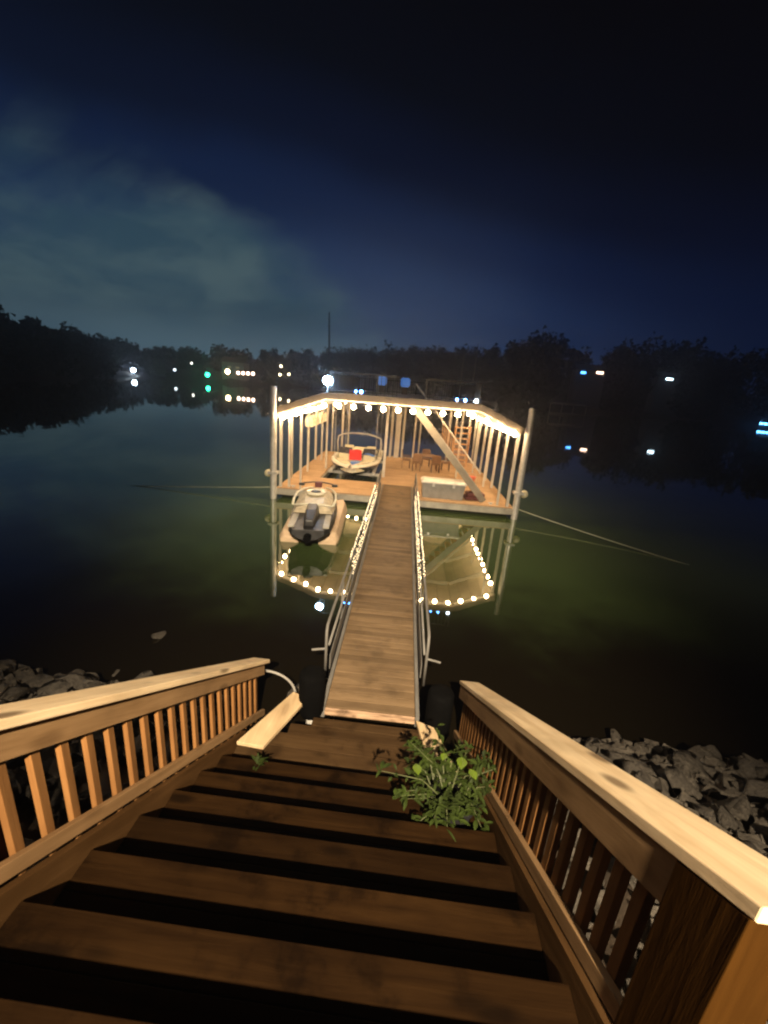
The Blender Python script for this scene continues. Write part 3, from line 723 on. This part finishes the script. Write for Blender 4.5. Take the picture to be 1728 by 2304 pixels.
for x, z in (RX[0], RX[3]):
    MB().beam((x, RY0, z - .08), (x, RY1, z - .08), .05, .20).build('eave_gutter', M['roof_trim'], dk)
# posts: pairs of square steel
def post(x, y, zt, w=.10, nm='post', m_='white_steel', zb=DZ):
    MB().box((x, y, (zb + zt) / 2), (w, w, zt - zb)).build(nm, M[m_], dk)
for y in (Y0 + .12, 19.3, 22.6, Y1 - .15):
    post(X0 + .12, y, 3.36); post(X0 + .44, y + .06, 3.48, .08)
    post(X1 - .22, y, 3.36); post(X1 - .60, y + .06, 3.48, .08)
for y in (17.7, 20.9, 24.3):
    post(X0 + .12, y, 3.36, .07); post(X1 - .22, y, 3.36, .07)
for (x, y, w_) in ((-4.28, Y0 + .1, .06), (-4.1, 20.5, .08), (-4.1, 25.7, .12), (-3.75, 25.8, .10), (-1.16, 19.6, .12), (-1.10, 25.7, .14), (-.72, 25.75, .30), (-.38, 25.7, .12), (.30, 25.75, .10), (.62, 25.75, .08), (2.35, 25.7, .12), (2.75, 25.8, .10), (2.45, 21.0, .08)):
    post(x, y, 4.05 if x > -3.4 and x < 2.4 else 3.75, w_)
# tall round anchor piles outside the front corners
for (x, y, zt) in ((X0 - .10, Y0 - .12, 4.30), (X1 + .10, Y0 + .02, 4.24)):
    MB().tube([(x, y, -1.5), (x, y, zt)], .125, 16).build('anchor_pile', M['steel'], dk, smooth=False)
    MB().box((x, y + .02, 1.05), (.36, .36, .10)).build('pile_collar', M['steel'], dk)
for (x, y) in ((X0 - .38, Y0 + .15), (X1 + .42, Y0 + .35)):
    MB().sphere((x, y, .95), .17, 12, 8, (1, 1, .9)).build('fender', M['cream'], dk, smooth=True)
    MB().tube([(x, y, 1.1), ((x + (.25 if x < 0 else -.25)), y - .05, 1.3)], .012, 6).build('fender_rope', M['cable'], dk)
# upper deck railing
def urail(a, b):
    mb = MB(); a = Vector(a); b = Vector(b); L_ = (b - a).length; n = max(1, int(L_ / .14))
    mb.beam(a + Vector((0, 0, .72)), b + Vector((0, 0, .72)), .05, .045); mb.beam(a + Vector((0, 0, .09)), b + Vector((0, 0, .09)), .035, .035)
    for i in range(n + 1):
        p = a.lerp(b, i / n); big = i % 12 == 0
        mb.box((p.x, p.y, p.z + .36), (.055 if big else .018, .055 if big else .018, .72))
    mb.build('upper_railing', M['dark_metal'], dk)
ZU = 4.24
urail((-3.25, RY0 + .05, ZU), (-.75, RY0 + .05, ZU)); urail((.3, RY0 + .05, ZU), (2.25, RY0 + .05, ZU)); urail((-3.25, RY0 + .05, ZU), (-3.25, RY1 - .1, ZU)); urail((2.25, RY0 + .05, ZU), (2.25, RY1 - .1, ZU)); urail((-3.25, RY1 - .1, ZU), (2.25, RY1 - .1, ZU))
# outside stair to the upper deck, rising to the left
TP, BT = Vector((-.25, 0, 4.16)), Vector((2.95, 0, .50))
ds = MB().beam((TP.x, 16.35, TP.z), (BT.x + .1, 16.35, BT.z), .05, .25, plumb=False).build('stair_stringer', M['stair_steel'], dk)
MB().beam((TP.x, 17.20, TP.z), (BT.x + .1, 17.20, BT.z), .05, .30).build('stair_stringer', M['fascia'], dk)
for i in range(15):
    p = TP.lerp(BT, (i + .6) / 15.4); MB().box((p.x, 16.775, p.z + .03), (.24, .78, .035)).build('stair_tread', M['stair_wood'], dk)
for yy in (17.26,):
    MB().beam((TP.x + .2, yy, TP.z - .2 + .82), (BT.x, yy, BT.z + .95), .05, .05).build('stair_handrail', M['white_steel'], dk)
    mb = MB()
    for i in range(24):
        p = TP.lerp(BT, .45 + .55 * i / 23); mb.box((p.x, yy, p.z + .47), (.022, .022, .86))
    mb.build('stair_balusters', M['stair_wood'], dk)
mb = MB()                                    # beam across the slip and the lift frame
for x in (SX0 + .35, SX1 - .35): mb.beam((x, 19.2, .62), (x, 24.8, .62), .12, .14)
mb.beam((SX0 + .1, 19.9, .45), (SX1 - .1, 19.9, .45), .14, .12).beam((SX0 + .1, 23.6, .45), (SX1 - .1, 23.6, .45), .14, .12)
mb.build('lift_cradle', M['steel'], dk)

for x in (SX0 + .35, SX1 - .35):
    for y in (19.9, 23.6): MB().tube([(x, y, .62), (x, y, 4.05)], .014, 6).build('lift_cable', M['steel'], dk)
    MB().box((x, 21.7, 3.98), (.14, 4.4, .14)).build('lift_beam', M['steel'], dk)
# bulbs hung under the eaves
bulb_me = MB().sphere((0, 0, 0), .085, 12, 8).build('b', M['bulb'], smooth=True); bm_data = bulb_me.data; bpy.data.objects.remove(bulb_me)
sock_me = MB().tube([(0, 0, .05), (0, 0, .12)], .02, 8).build('s', M['blackp']); sk_data = sock_me.data; bpy.data.objects.remove(sock_me)
def bulbs(pts, label, n):
    e = dock_empty('bulb_string'); tag(e, label, 'string lights', 'warm bulb strings under the dock roof')
    P_ = [Vector(p) for p in pts]; seg = [(b - a).length for a, b in zip(P_, P_[1:])]; tot = sum(seg); out = []; wire = []
    for i in range(n):
        dd = tot * (i + .5) / n; k = 0
        while k < len(seg) - 1 and dd > seg[k]: dd -= seg[k]; k += 1
        out.append(P_[k].lerp(P_[k + 1], dd / seg[k]))
    for i, p in enumerate(out):
        wire.append(p + Vector((0, 0, .12)))
        if i < n - 1: wire.append(p.lerp(out[i + 1], .5) + Vector((0, 0, .15)))
    MB().tube(wire, .008, 4).build('wire', M['blackp'], e)
    for p in out:
        b = bpy.data.objects.new('bulb', bm_data); COL.objects.link(b); b.parent = e; b.location = p
        s = bpy.data.objects.new('socket', sk_data); COL.objects.link(s); s.parent = b
yf = RY0 - .12
bulbs([(X0 + .02, yf, 3.12), (-3.3, yf, 3.78), (2.2, yf, 3.82), (X1 - .25, yf, 3.24)], 'row of warm bulbs along the front edge of the dock roof', 17)
bulbs([(X0 - .05, Y0 + .4, 3.14), (X0 - .05, Y1 - .2, 3.16)], 'row of warm bulbs down the left side of the dock roof', 14)
bulbs([(X1 - .2, Y0 + .4, 3.20), (X1 - .2, Y1 - .2, 3.20)], 'row of warm bulbs down the right side of the dock roof', 14)
bulbs([(X0 + .3, Y1 - .1, 3.25), (-3.3, Y1 - .1, 3.78), (2.2, Y1 - .1, 3.80), (X1 - .5, Y1 - .1, 3.30)], 'row of warm bulbs along the back edge of the dock roof', 15)

# life jackets under the left eave
lj = []
for i, y in enumerate((18.6, 19.2, 19.8, 20.5, 21.1, 21.8)):
    e = empty('life_jacket', D(-4.55, y, 2.62), DR + rg.uniform(-.3, .3)); tag(e, ('nearest', 'second nearest', 'third nearest', 'fourth nearest', 'second farthest', 'farthest')[i] + ' pale life jacket in the row under the left side of the dock roof', 'life jacket', 'life jackets hung under the dock roof')
    for s in (-1, 1): MB().loft([[(s * .02, -.05, .0), (s * .17, -.06, .02), (s * .17, .06, .02), (s * .02, .05, 0)], [(s * .02, -.06, .30), (s * .19, -.05, .30), (s * .19, .05, .30), (s * .02, .06, .30)], [(s * .05, -.03, .46), (s * .12, -.03, .48), (s * .12, .03, .48), (s * .05, .03, .46)]]).build('panel', M['lifej'], e, bevel=.01)
    MB().tube([(0, 0, .46), (0, 0, .98)], .008, 5).build('hook', M['steel'], e)

# ------------------------------------------------------------------ things on the dock
bx = empty('dock_box', D(1.40, 16.62, DZ), DR); tag(bx, 'long white dock box right of the gangway end', 'dock box')
MB().loft([[(-.80, -.30, 0), (.80, -.30, 0), (.80, .30, 0), (-.80, .30, 0)], [(-.86, -.34, .62), (.86, -.34, .62), (.86, .34, .62), (-.86, .34, .62)]]).build('body', M['bing'], bx, bevel=.015)
MB().loft([[(-.90, -.38, .62), (.90, -.38, .62), (.90, .38, .62), (-.90, .38, .62)], [(-.90, -.38, .68), (.90, -.38, .68), (.90, .38, .68), (-.90, .38, .68)], [(-.80, -.28, .75), (.80, -.28, .75), (.80, .28, .75), (-.80, .28, .75)]]).build('lid', M['binw'], bx, bevel=.01)
for s in (-.4, .4): MB().box((s, -.385, .56), (.10, .03, .12)).build('latch', M['steel'], bx)
cu = empty('cushion_stack', D(2.72, 16.75, DZ), DR + .1); tag(cu, 'dark red cushions stacked on the deck beside the dock box', 'cushions')
for i in range(2): MB().box((0.02 * i, 0, .08 + i * .15), (.80 - i * .08, .5, .14)).build('cushion', M['darkred'], cu, bevel=.04)
bk = empty('red_bucket', D(3.0, 19.6, DZ), 0); tag(bk, 'bright red bucket standing beside the dock stairs', 'bucket')
MB().lathe((0, 0, 0), [(.15, 0), (.20, .36), (.22, .37), (.22, .40), (.18, .40), (.0, .38)], 18).build('pail', M['redp'], bk, smooth=True)
MB().tube([(.21 * math.cos(a), 0, .38 + .20 * math.sin(a)) for a in [i * PI / 8 for i in range(9)]], .008, 6).build('handle', M['steel'], bk)
def chair():
    e = empty('patio_chair')
    MB().box((0, 0, .44), (.46, .46, .05)).build('seat', M['furn_wood'], e, bevel=.01)
    MB().box((0, .23, .74), (.46, .04, .42), rotx(-.12)).build('backrest', M['furn_wood'], e, bevel=.01)
    for sx_ in (-1, 1):
        for sy_ in (-1, 1): MB().box((sx_ * .20, sy_ * .20, .21), (.035, .035, .42)).build('leg', M['brown_metal'], e)
        MB().beam((sx_ * .24, -.22, .64), (sx_ * .24, .22, .64), .04, .03).build('armrest', M['furn_wood'], e)
    return e
tb = empty('patio_table', D(1.0, 22.6, DZ), DR); tag(tb, 'brown wooden patio table at the back of the dock', 'table')
MB().box((0, 0, .74), (1.30, .90, .045)).build('tabletop', M['furn_wood'], tb, bevel=.01)
for a in (-1, 1):
    for b in (-1, 1): MB().box((a * .55, b * .36, .36), (.06, .06, .72)).build('leg', M['furn_wood'], tb)
ch0 = chair()
for i, (x, y, r, lb) in enumerate(((.45, 21.9, PI, 'brown patio chair at the front left of the patio table'), (1.45, 21.9, PI, 'brown patio chair at the front right of the patio table'), (1.0, 23.4, 0, 'brown patio chair behind the patio table'), (2.05, 22.7, -PI / 2, 'brown patio chair at the right end of the patio table'), (-.1, 22.6, PI / 2, 'brown patio chair at the left end of the patio table'))):
    o = ch0 if i == 0 else copy_tree(ch0); o.location = D(x, y, DZ); o.rotation_euler = (0, 0, r + DR); tag(o, lb, 'chair', 'chairs round the patio table')
rk = empty('slatted_shelf', D(3.0, 24.6, DZ), DR); tag(rk, 'tall slatted wooden shelf standing at the right back of the dock', 'shelf')
for s in (-.42, .42): MB().box((s, 0, 1.15), (.06, .35, 2.3)).build('side_frame', M['stair_wood'], rk)
for i in range(7): MB().box((0, 0, .35 + i * .31), (.78, .36, .05)).build('shelf', M['stair_wood'], rk)
mb = MB().beam((0, 0, 0), (0, 0.01, 2.9), .05, .05)
o = MB().tube([(0, 0, 0), (0, 0, 1.9)], .022, 8).build('fishing_rod_pole', M['steel']); bpy.data.objects.remove(o)
cl = []
for (x, y, lb) in ((-.95, 16.15, 'small grey cleat on the dock edge left of the gangway end'), (3.3, 16.15, 'small grey cleat on the dock edge near the right corner'), (-4.6, 16.15, 'small grey cleat on the dock edge near the left corner')):
    e = empty('dock_cleat', D(x, y, DZ), DR); tag(e, lb, 'cleat', 'cleats on the front edge of the dock'); MB().box((0, 0, .03), (.10, .05, .06)).build('base', M['steel'], e); MB().tube([(-.11, 0, .07), (.11, 0, .07)], .016, 8).build('horn', M['steel'], e)

# upper deck furniture and lamps
def lantern(x, y, lb):
    e = empty('lantern', D(x, y, ZU), DR); tag(e, lb, 'lantern', 'square blue lanterns on the upper deck')
    MB().box((0, 0, .20), (.30, .30, .36)).build('stand', M['brown_metal'], e, bevel=.01)
    MB().box((0, 0, .64), (.52, .30, .50)).build('shade', glow('blue_shade_glow', (.12, .30, .78), .42), e, bevel=.14)
    MB().box((0, 0, .91), (.22, .22, .05)).build('cap', M['brown_metal'], e)
lantern(-1.78, 23.6, 'left one of the two square blue lanterns on the upper deck'); lantern(-.52, 23.6, 'right one of the two square blue lanterns on the upper deck')
fd = empty('security_light', D(-3.30, RY0 + .02, ZU), DR); tag(fd, 'brilliant cold white floodlight on the left front corner of the upper deck', 'floodlight')
MB().tube([(0, 0, 0), (0, 0, .40)], .025, 8).build('stem', M['steel'], fd); MB().box((0, .08, .40), (.30, .08, .26)).build('housing', M['steel'], fd)
MB().sphere((0, -.05, .40), .17, 12, 8, (1, .6, .9)).build('lens', M['led'], fd, smooth=True)
def puck(x, y, m_, lb, r=.045):
    e = empty('deck_light', D(x, y, ZU), DR); tag(e, lb, 'deck light', 'small lights on the edge of the upper deck')
    MB().lathe((0, 0, 0), [(.05, 0), (.05, .05), (.03, .06)], 10).build('base', M['steel'], e); MB().sphere((0, 0, .10), r, 8, 6).build('lens', M[m_], e)
yy = RY0 - .02
puck(-2.25, yy, 'blueled', 'dim blue light on the upper deck edge nearest the brilliant floodlight', .04); puck(-2.05, yy, 'blueled', 'taller blue light second from the brilliant floodlight', .06)
puck(1.45, yy, 'blueled', 'blue light on the right half of the upper deck edge'); puck(1.75, yy, 'blueled', 'blue light beside the white one at the right of the upper deck edge', .05); puck(2.15, yy, 'whiteled', 'white light at the right front corner of the upper deck', .06)
fn = empty('potted_fern', D(2.3, RY0 + .75, ZU)); tag(fn, 'green potted fern at the right front corner of the upper deck', 'plant')
lm = MB()
for i in range(40):
    a = rnd.uniform(0, 6.28); leaf(lm, Vector((0, 0, .30)), Vector((math.cos(a), math.sin(a), rnd.uniform(.3, 1.4))), rnd.uniform(.3, .55), .07, rnd, .5)
lm.build('frond', M['leaf'], fn, normals=False); MB().lathe((0, 0, 0), [(.10, 0), (.15, .28), (.13, .28), (0, .25)], 14).build('pot', M['furn_wood'], fn)
for (px, py, Y, lb) in ((1045, 790, 22, 'left one of two thin pale flag poles above the upper deck'), (1076, 772, 22, 'right one of two thin pale flag poles above the upper deck')):
    p = at(px, py, Y); e = empty('flag_pole', (p.x, p.y, ZU)); tag(e, lb, 'pole', 'thin poles on the upper deck'); MB().tube([(0, 0, 0), (0, 0, p.z - ZU)], [.03, .015], 8).build('pole', M['steel'], e)

# ------------------------------------------------------------------ boat in the slip, bow towards the shore
bt = empty('motor_boat', D(-2.62, 18.25, .30), DR); tag(bt, 'cream open bow motor boat on the lift in the dock slip', 'boat')
BL = 6.0
def bw(t):                                   # half beam along the length, t=0 bow
    return 1.16 * min(1.0, (1 - (1 - min(t / .45, 1)) ** 2.3)) * (1 - .06 * max(0, t - .6) / .4) + .03
def bsec(t, grow=0.0, top=0.0):
    hw = bw(t) + grow; y = BL * t; rise = .50 * (1 - min(t / .38, 1)) ** 2; gz_ = .72 + .06 * (1 - t) + top
    return y, hw, rise, gz_
rings = []
for i in range(25):
    t = i / 24; y, hw, rise, gz_ = bsec(t); y2 = y + .55 * (1 - min(t / .25, 1)) ** 2 * 0
    rings.append([(-hw, y, gz_), (-hw * .97, y + rise * .2, gz_ * .72 + rise * .25), (-hw * .78, y + rise * .7, .22 + rise), (0, y + rise * .9, .0 + rise * 1.1), (hw * .78, y + rise * .7, .22 + rise), (hw * .97, y + rise * .2, gz_ * .72 + rise * .25), (hw, y, gz_)])
mb = MB(); mb.loft(rings, closed=False, caps=False); y_, hw_, _, g_ = bsec(1); mb.quad(*rings[-1])
mb.build('hull', M['hulld'], bt, smooth=True)
mb = MB(); rr_ = []                           # gunwale rim and coaming
for i in range(25):
    t = i / 24; y, hw, rise, gz_ = bsec(t)
    inn = max(.0, hw - .20); yi = y + (.28 if i < 1 else 0)
    rr_.append([(-hw - .03, y - (.04 if i == 0 else 0), gz_ - .10), (-hw - .03, y, gz_ + .02), (-inn, max(y, .30), gz_ + .03), (-inn + .02, max(y, .34), gz_ - .35)])
mb.loft(rr_, closed=False, caps=False); mb.loft([[(-a[0], a[1], a[2]) for a in r] for r in rr_], closed=False, caps=False)
mb.quad(*[(-bsec(1)[1], BL, .75), (bsec(1)[1], BL, .75), (bsec(1)[1], BL - .25, .76), (-bsec(1)[1], BL - .25, .76)])
mb.build('gunwale', M['hullw'], bt, smooth=True)
mb = MB(); rings = []
for i in range(2, 25):
    t = i / 24; y, hw, rise, gz_ = bsec(t); inn = max(.02, hw - .18); rings.append([(-inn, y, .40 + rise * .6), (inn, y, .40 + rise * .6)])
mb.loft(rings, closed=False, caps=False); mb.build('cockpit_floor', M['grayp'], bt)
for s in (-1, 1):                             # bow seats down each side
    rg_ = []
    for i in range(2, 11):
        t = i / 24; y, hw, rise, gz_ = bsec(t); o_ = max(.05, hw - .19); n_ = max(.02, o_ - .62) if i > 3 else .02
        rg_.append([(s * o_, y, .45), (s * o_, y, .70), (s * (n_ + .03), y, .70), (s * n_, y, .45)])
    MB().loft(rg_).build('bow_seat', M['cream'], bt, bevel=.02)
    MB().box((s * .62, 3.05, .66), (.62, .5, .48)).build('console', M['cream'], bt, bevel=.04)
    mb = MB(); mb.loft([[(s * .25, 2.72, .90), (s * .98, 2.86, .90), (s * .98, 2.89, .90), (s * .25, 2.75, .90)], [(s * .30, 3.0, 1.18), (s * .92, 3.14, 1.18), (s * .92, 3.16, 1.18), (s * .30, 3.02, 1.18)]]); mb.build('windshield', M['hulld'], bt)
    MB().box((s * .60, 4.0, .68), (.5, .5, .12)).box((s * .60, 4.26, .92), (.5, .10, .45)).build('seat', M['cream'], bt, bevel=.04)
MB().box((0, 5.2, .64), (1.7, .55, .30)).build('rear_bench', M['cream'], bt, bevel=.05)
MB().box((0, 5.72, .66), (1.0, .45, .36)).build('engine_cover', M['cream'], bt, bevel=.05)
ar = [(-1.12, 3.7, .78), (-1.15, 3.62, 1.35), (-1.10, 3.55, 1.66), (-.86, 3.52, 1.78), (-.4, 3.5, 1.86), (0, 3.5, 1.88), (.4, 3.5, 1.86), (.86, 3.52, 1.78), (1.10, 3.55, 1.66), (1.15, 3.62, 1.35), (1.12, 3.7, .78)]
MB().tube(ar, .04, 10).build('tower_arch', M['white_steel'], bt, smooth=True)
MB().tube([(-.6, .95, .84), (-.35, .45, .96), (0, .22, 1.0), (.35, .45, .96), (.6, .95, .84)], .014, 6).build('bow_rail', M['steel'], bt, smooth=True)
def cloth(name, c, dx, dy, m_, label, cat, rz=0.0):
    mb = MB(); n = 12
    for i in range(n + 1):
        for j in range(n + 1):
            x, y = (i / n - .5) * dx, (j / n - .5) * dy
            mb.v.append(Vector((x, y, .05 * noise.noise(Vector((x * 5, y * 5, c[0]))) + .10 * math.exp(-(x * x + y * y) * 8))))
    for i in range(n):
        for j in range(n):
            a = i * (n + 1) + j; mb.f.append((a, a + 1, a + n + 2, a + n + 1)); mb.tone.append(0)
    o = mb.build(name, M[m_], smooth=True, normals=False); o.location = D(*c); o.rotation_euler = (0, 0, rz)
    md = o.modifiers.new('t', 'SOLIDIFY'); md.thickness = .015; tag(o, label, cat); return o
o = cloth('red_towel', (-2.70, 20.95, 1.14), .62, .66, 'red', 'bright red towel draped amidships over the boat seat', 'towel', .15); o.rotation_euler.x = math.radians(42)
cloth('blue_towel', (-2.60, 20.1, .90), .42, 1.3, 'blue', 'blue towel lying in the bow walkway of the boat', 'towel')
cloth('blue_cover', (-2.05, 21.2, 1.16), .75, .5, 'blue', 'folded blue cloth beside the red towel on the boat', 'cloth', -.2)

# ------------------------------------------------------------------ jet ski on its float
JY = math.radians(5)
jp = empty('jet_ski_float', (-2.95, 13.3, 0), JY); tag(jp, 'tan plastic drive-on float carrying the jet ski', 'float dock')
for s in (-1, 1):
    rg_ = []
    for t, (z0, z1, xo) in ((-1.95, (-.05, .18, .80)), (-1.75, (-.10, .34, .86)), (-1.0, (-.12, .40, .88)), (1.2, (-.12, .42, .88)), (1.8, (-.10, .38, .80)), (2.0, (0, .22, .60))):
        xi = .30; rg_.append([(s * xi, t, z0), (s * xo, t, z0), (s * (xo + .03), t, (z0 + z1) / 2), (s * (xo - .08), t, z1), (s * (xi + .05), t, z1 - .04), (s * (xi - .02), t, (z0 + z1) / 2)])
    MB().loft(rg_).build('pontoon', M['tanp'], jp, bevel=.02)
MB().box((0, .05, .06), (.62, 3.6, .20)).build('cradle', M['tanp'], jp)
jk = empty('jet_ski', (-2.86, 12.35, .30), JY + .05); jk.scale = (1.20, 1.20, .95); tag(jk, 'grey and black jet ski parked on the tan float', 'jet ski')
js = [(-1.45, .36, .10, .40), (-1.2, .46, .04, .42), (-.4, .54, .0, .46), (.5, .56, .0, .50), (1.1, .46, .08, .56), (1.5, .28, .22, .60), (1.72, .06, .42, .62)]
MB().loft([[(-w_, y, zt), (-w_ * 1.04, y, (zb + zt) / 2), (-w_ * .6, y, zb + .02), (0, y, zb - .04), (w_ * .6, y, zb + .02), (w_ * 1.04, y, (zb + zt) / 2), (w_, y, zt)] for y, w_, zb, zt in js]).build('hull', M['blackp'], jk, smooth=False, bevel=.01)
dkp = [(-.35, .50, .47, .74), (.1, .54, .49, .84), (.6, .52, .51, .92), (1.1, .42, .57, .84), (1.5, .24, .61, .74), (1.70, .06, .63, .68)]
MB().loft([[(-w_, y, z0), (-w_ * .86, y, z0 + (z1 - z0) * .6), (-w_ * .45, y, z1), (w_ * .45, y, z1), (w_ * .86, y, z0 + (z1 - z0) * .6), (w_, y, z0)] for y, w_, z0, z1 in dkp]).build('hood', M['jet_gray'], jk, bevel=.02)
for s in (-1, 1):
    MB().tube([(s * .50, -.36, .76), (s * .54, .1, .78), (s * .52, .6, .84), (s * .40, 1.15, .80), (s * .20, 1.55, .74)], .032, 8).build('trim', M['jet_white'], jk, smooth=True)
    MB().box((s * .40, -.85, .44), (.14, .95, .05)).build('foot_deck', M['grayp'], jk)
MB().tube([(-.50, -.36, .74), (0, -.40, .82), (.50, -.36, .74)], .03, 8).build('trim', M['jet_white'], jk, smooth=True)
MB().lathe((0, .42, .88), [(.24, 0), (.27, .05), (.24, .09), (.17, .08), (.15, .05), (.0, .04)], 20).build('helm_ring', M['jet_white'], jk, smooth=True)
MB().sphere((0, .42, .955), .13, 12, 8, (1.1, .8, .25)).build('gauge_pod', M['blackp'], jk, smooth=True)
MB().loft([[(-.14, -1.25, .42), (.14, -1.25, .42), (.10, -1.25, .62), (-.10, -1.25, .62)], [(-.17, -.8, .44), (.17, -.8, .44), (.13, -.8, .78), (-.13, -.8, .78)], [(-.18, -.35, .46), (.18, -.35, .46), (.12, -.35, .84), (-.12, -.35, .84)]]).build('seat', M['blackp'], jk, bevel=.04)
MB().tube([(-.42, 1.10, 1.02), (-.15, 1.16, 1.06), (.15, 1.16, 1.06), (.42, 1.10, 1.02)], .022, 8).build('handlebar', M['blackp'], jk, smooth=True)
MB().box((0, 1.16, .98), (.20, .16, .20)).build('steering_pad', M['darkred'], jk, bevel=.03)
for s in (-1, 1): MB().box((s * .46, 1.05, .99), (.16, .06, .10)).build('mirror', M['blackp'], jk, bevel=.02)
MB().tube([(-.0, -1.40, .22), (0, -1.66, .20)], .09, 12).build('jet_nozzle', M['black'], jk)

# mooring cables
def catenary(a, b, sag, n=14):
    a, b = Vector(a), Vector(b); return [a.lerp(b, i / n) - Vector((0, 0, sag * 4 * (i / n) * (1 - i / n))) for i in range(n + 1)]
o = MB().tube(catenary((-5.3, 15.9, .42), (-19, 15.2, -.25), .15), .016, 6).build('mooring_cable', M['cable'], smooth=True); tag(o, 'thin mooring cable running left from the dock corner over the water', 'cable')
o = MB().tube(catenary((4.1, 16.3, .42), (12.2, 10.4, -.12), .12), .022, 6).build('mooring_cable', M['cable'], smooth=True); tag(o, 'mooring cable running from the right dock corner towards the shore', 'cable')

# ------------------------------------------------------------------ haze over the lake, added for the glow round the bulbs
HZ = 0.0019
if HZ:
    hb_ = MB().box((0, 5, 30), (920, 920, 66)); mt, T, b = mat('haze_air'); T.n.remove(b)
    pv = T.add('ShaderNodeVolumePrincipled'); pv.inputs['Color'].default_value = (.85, .88, 1, 1); pv.inputs['Density'].default_value = HZ; pv.inputs['Anisotropy'].default_value = 0.8
    T.l.new(pv.outputs[0], T.n['Material Output'].inputs['Volume'])
    hz = hb_.build('haze', mt); tag(hz, kind='stuff')
    sc.cycles.volume_bounces = 0
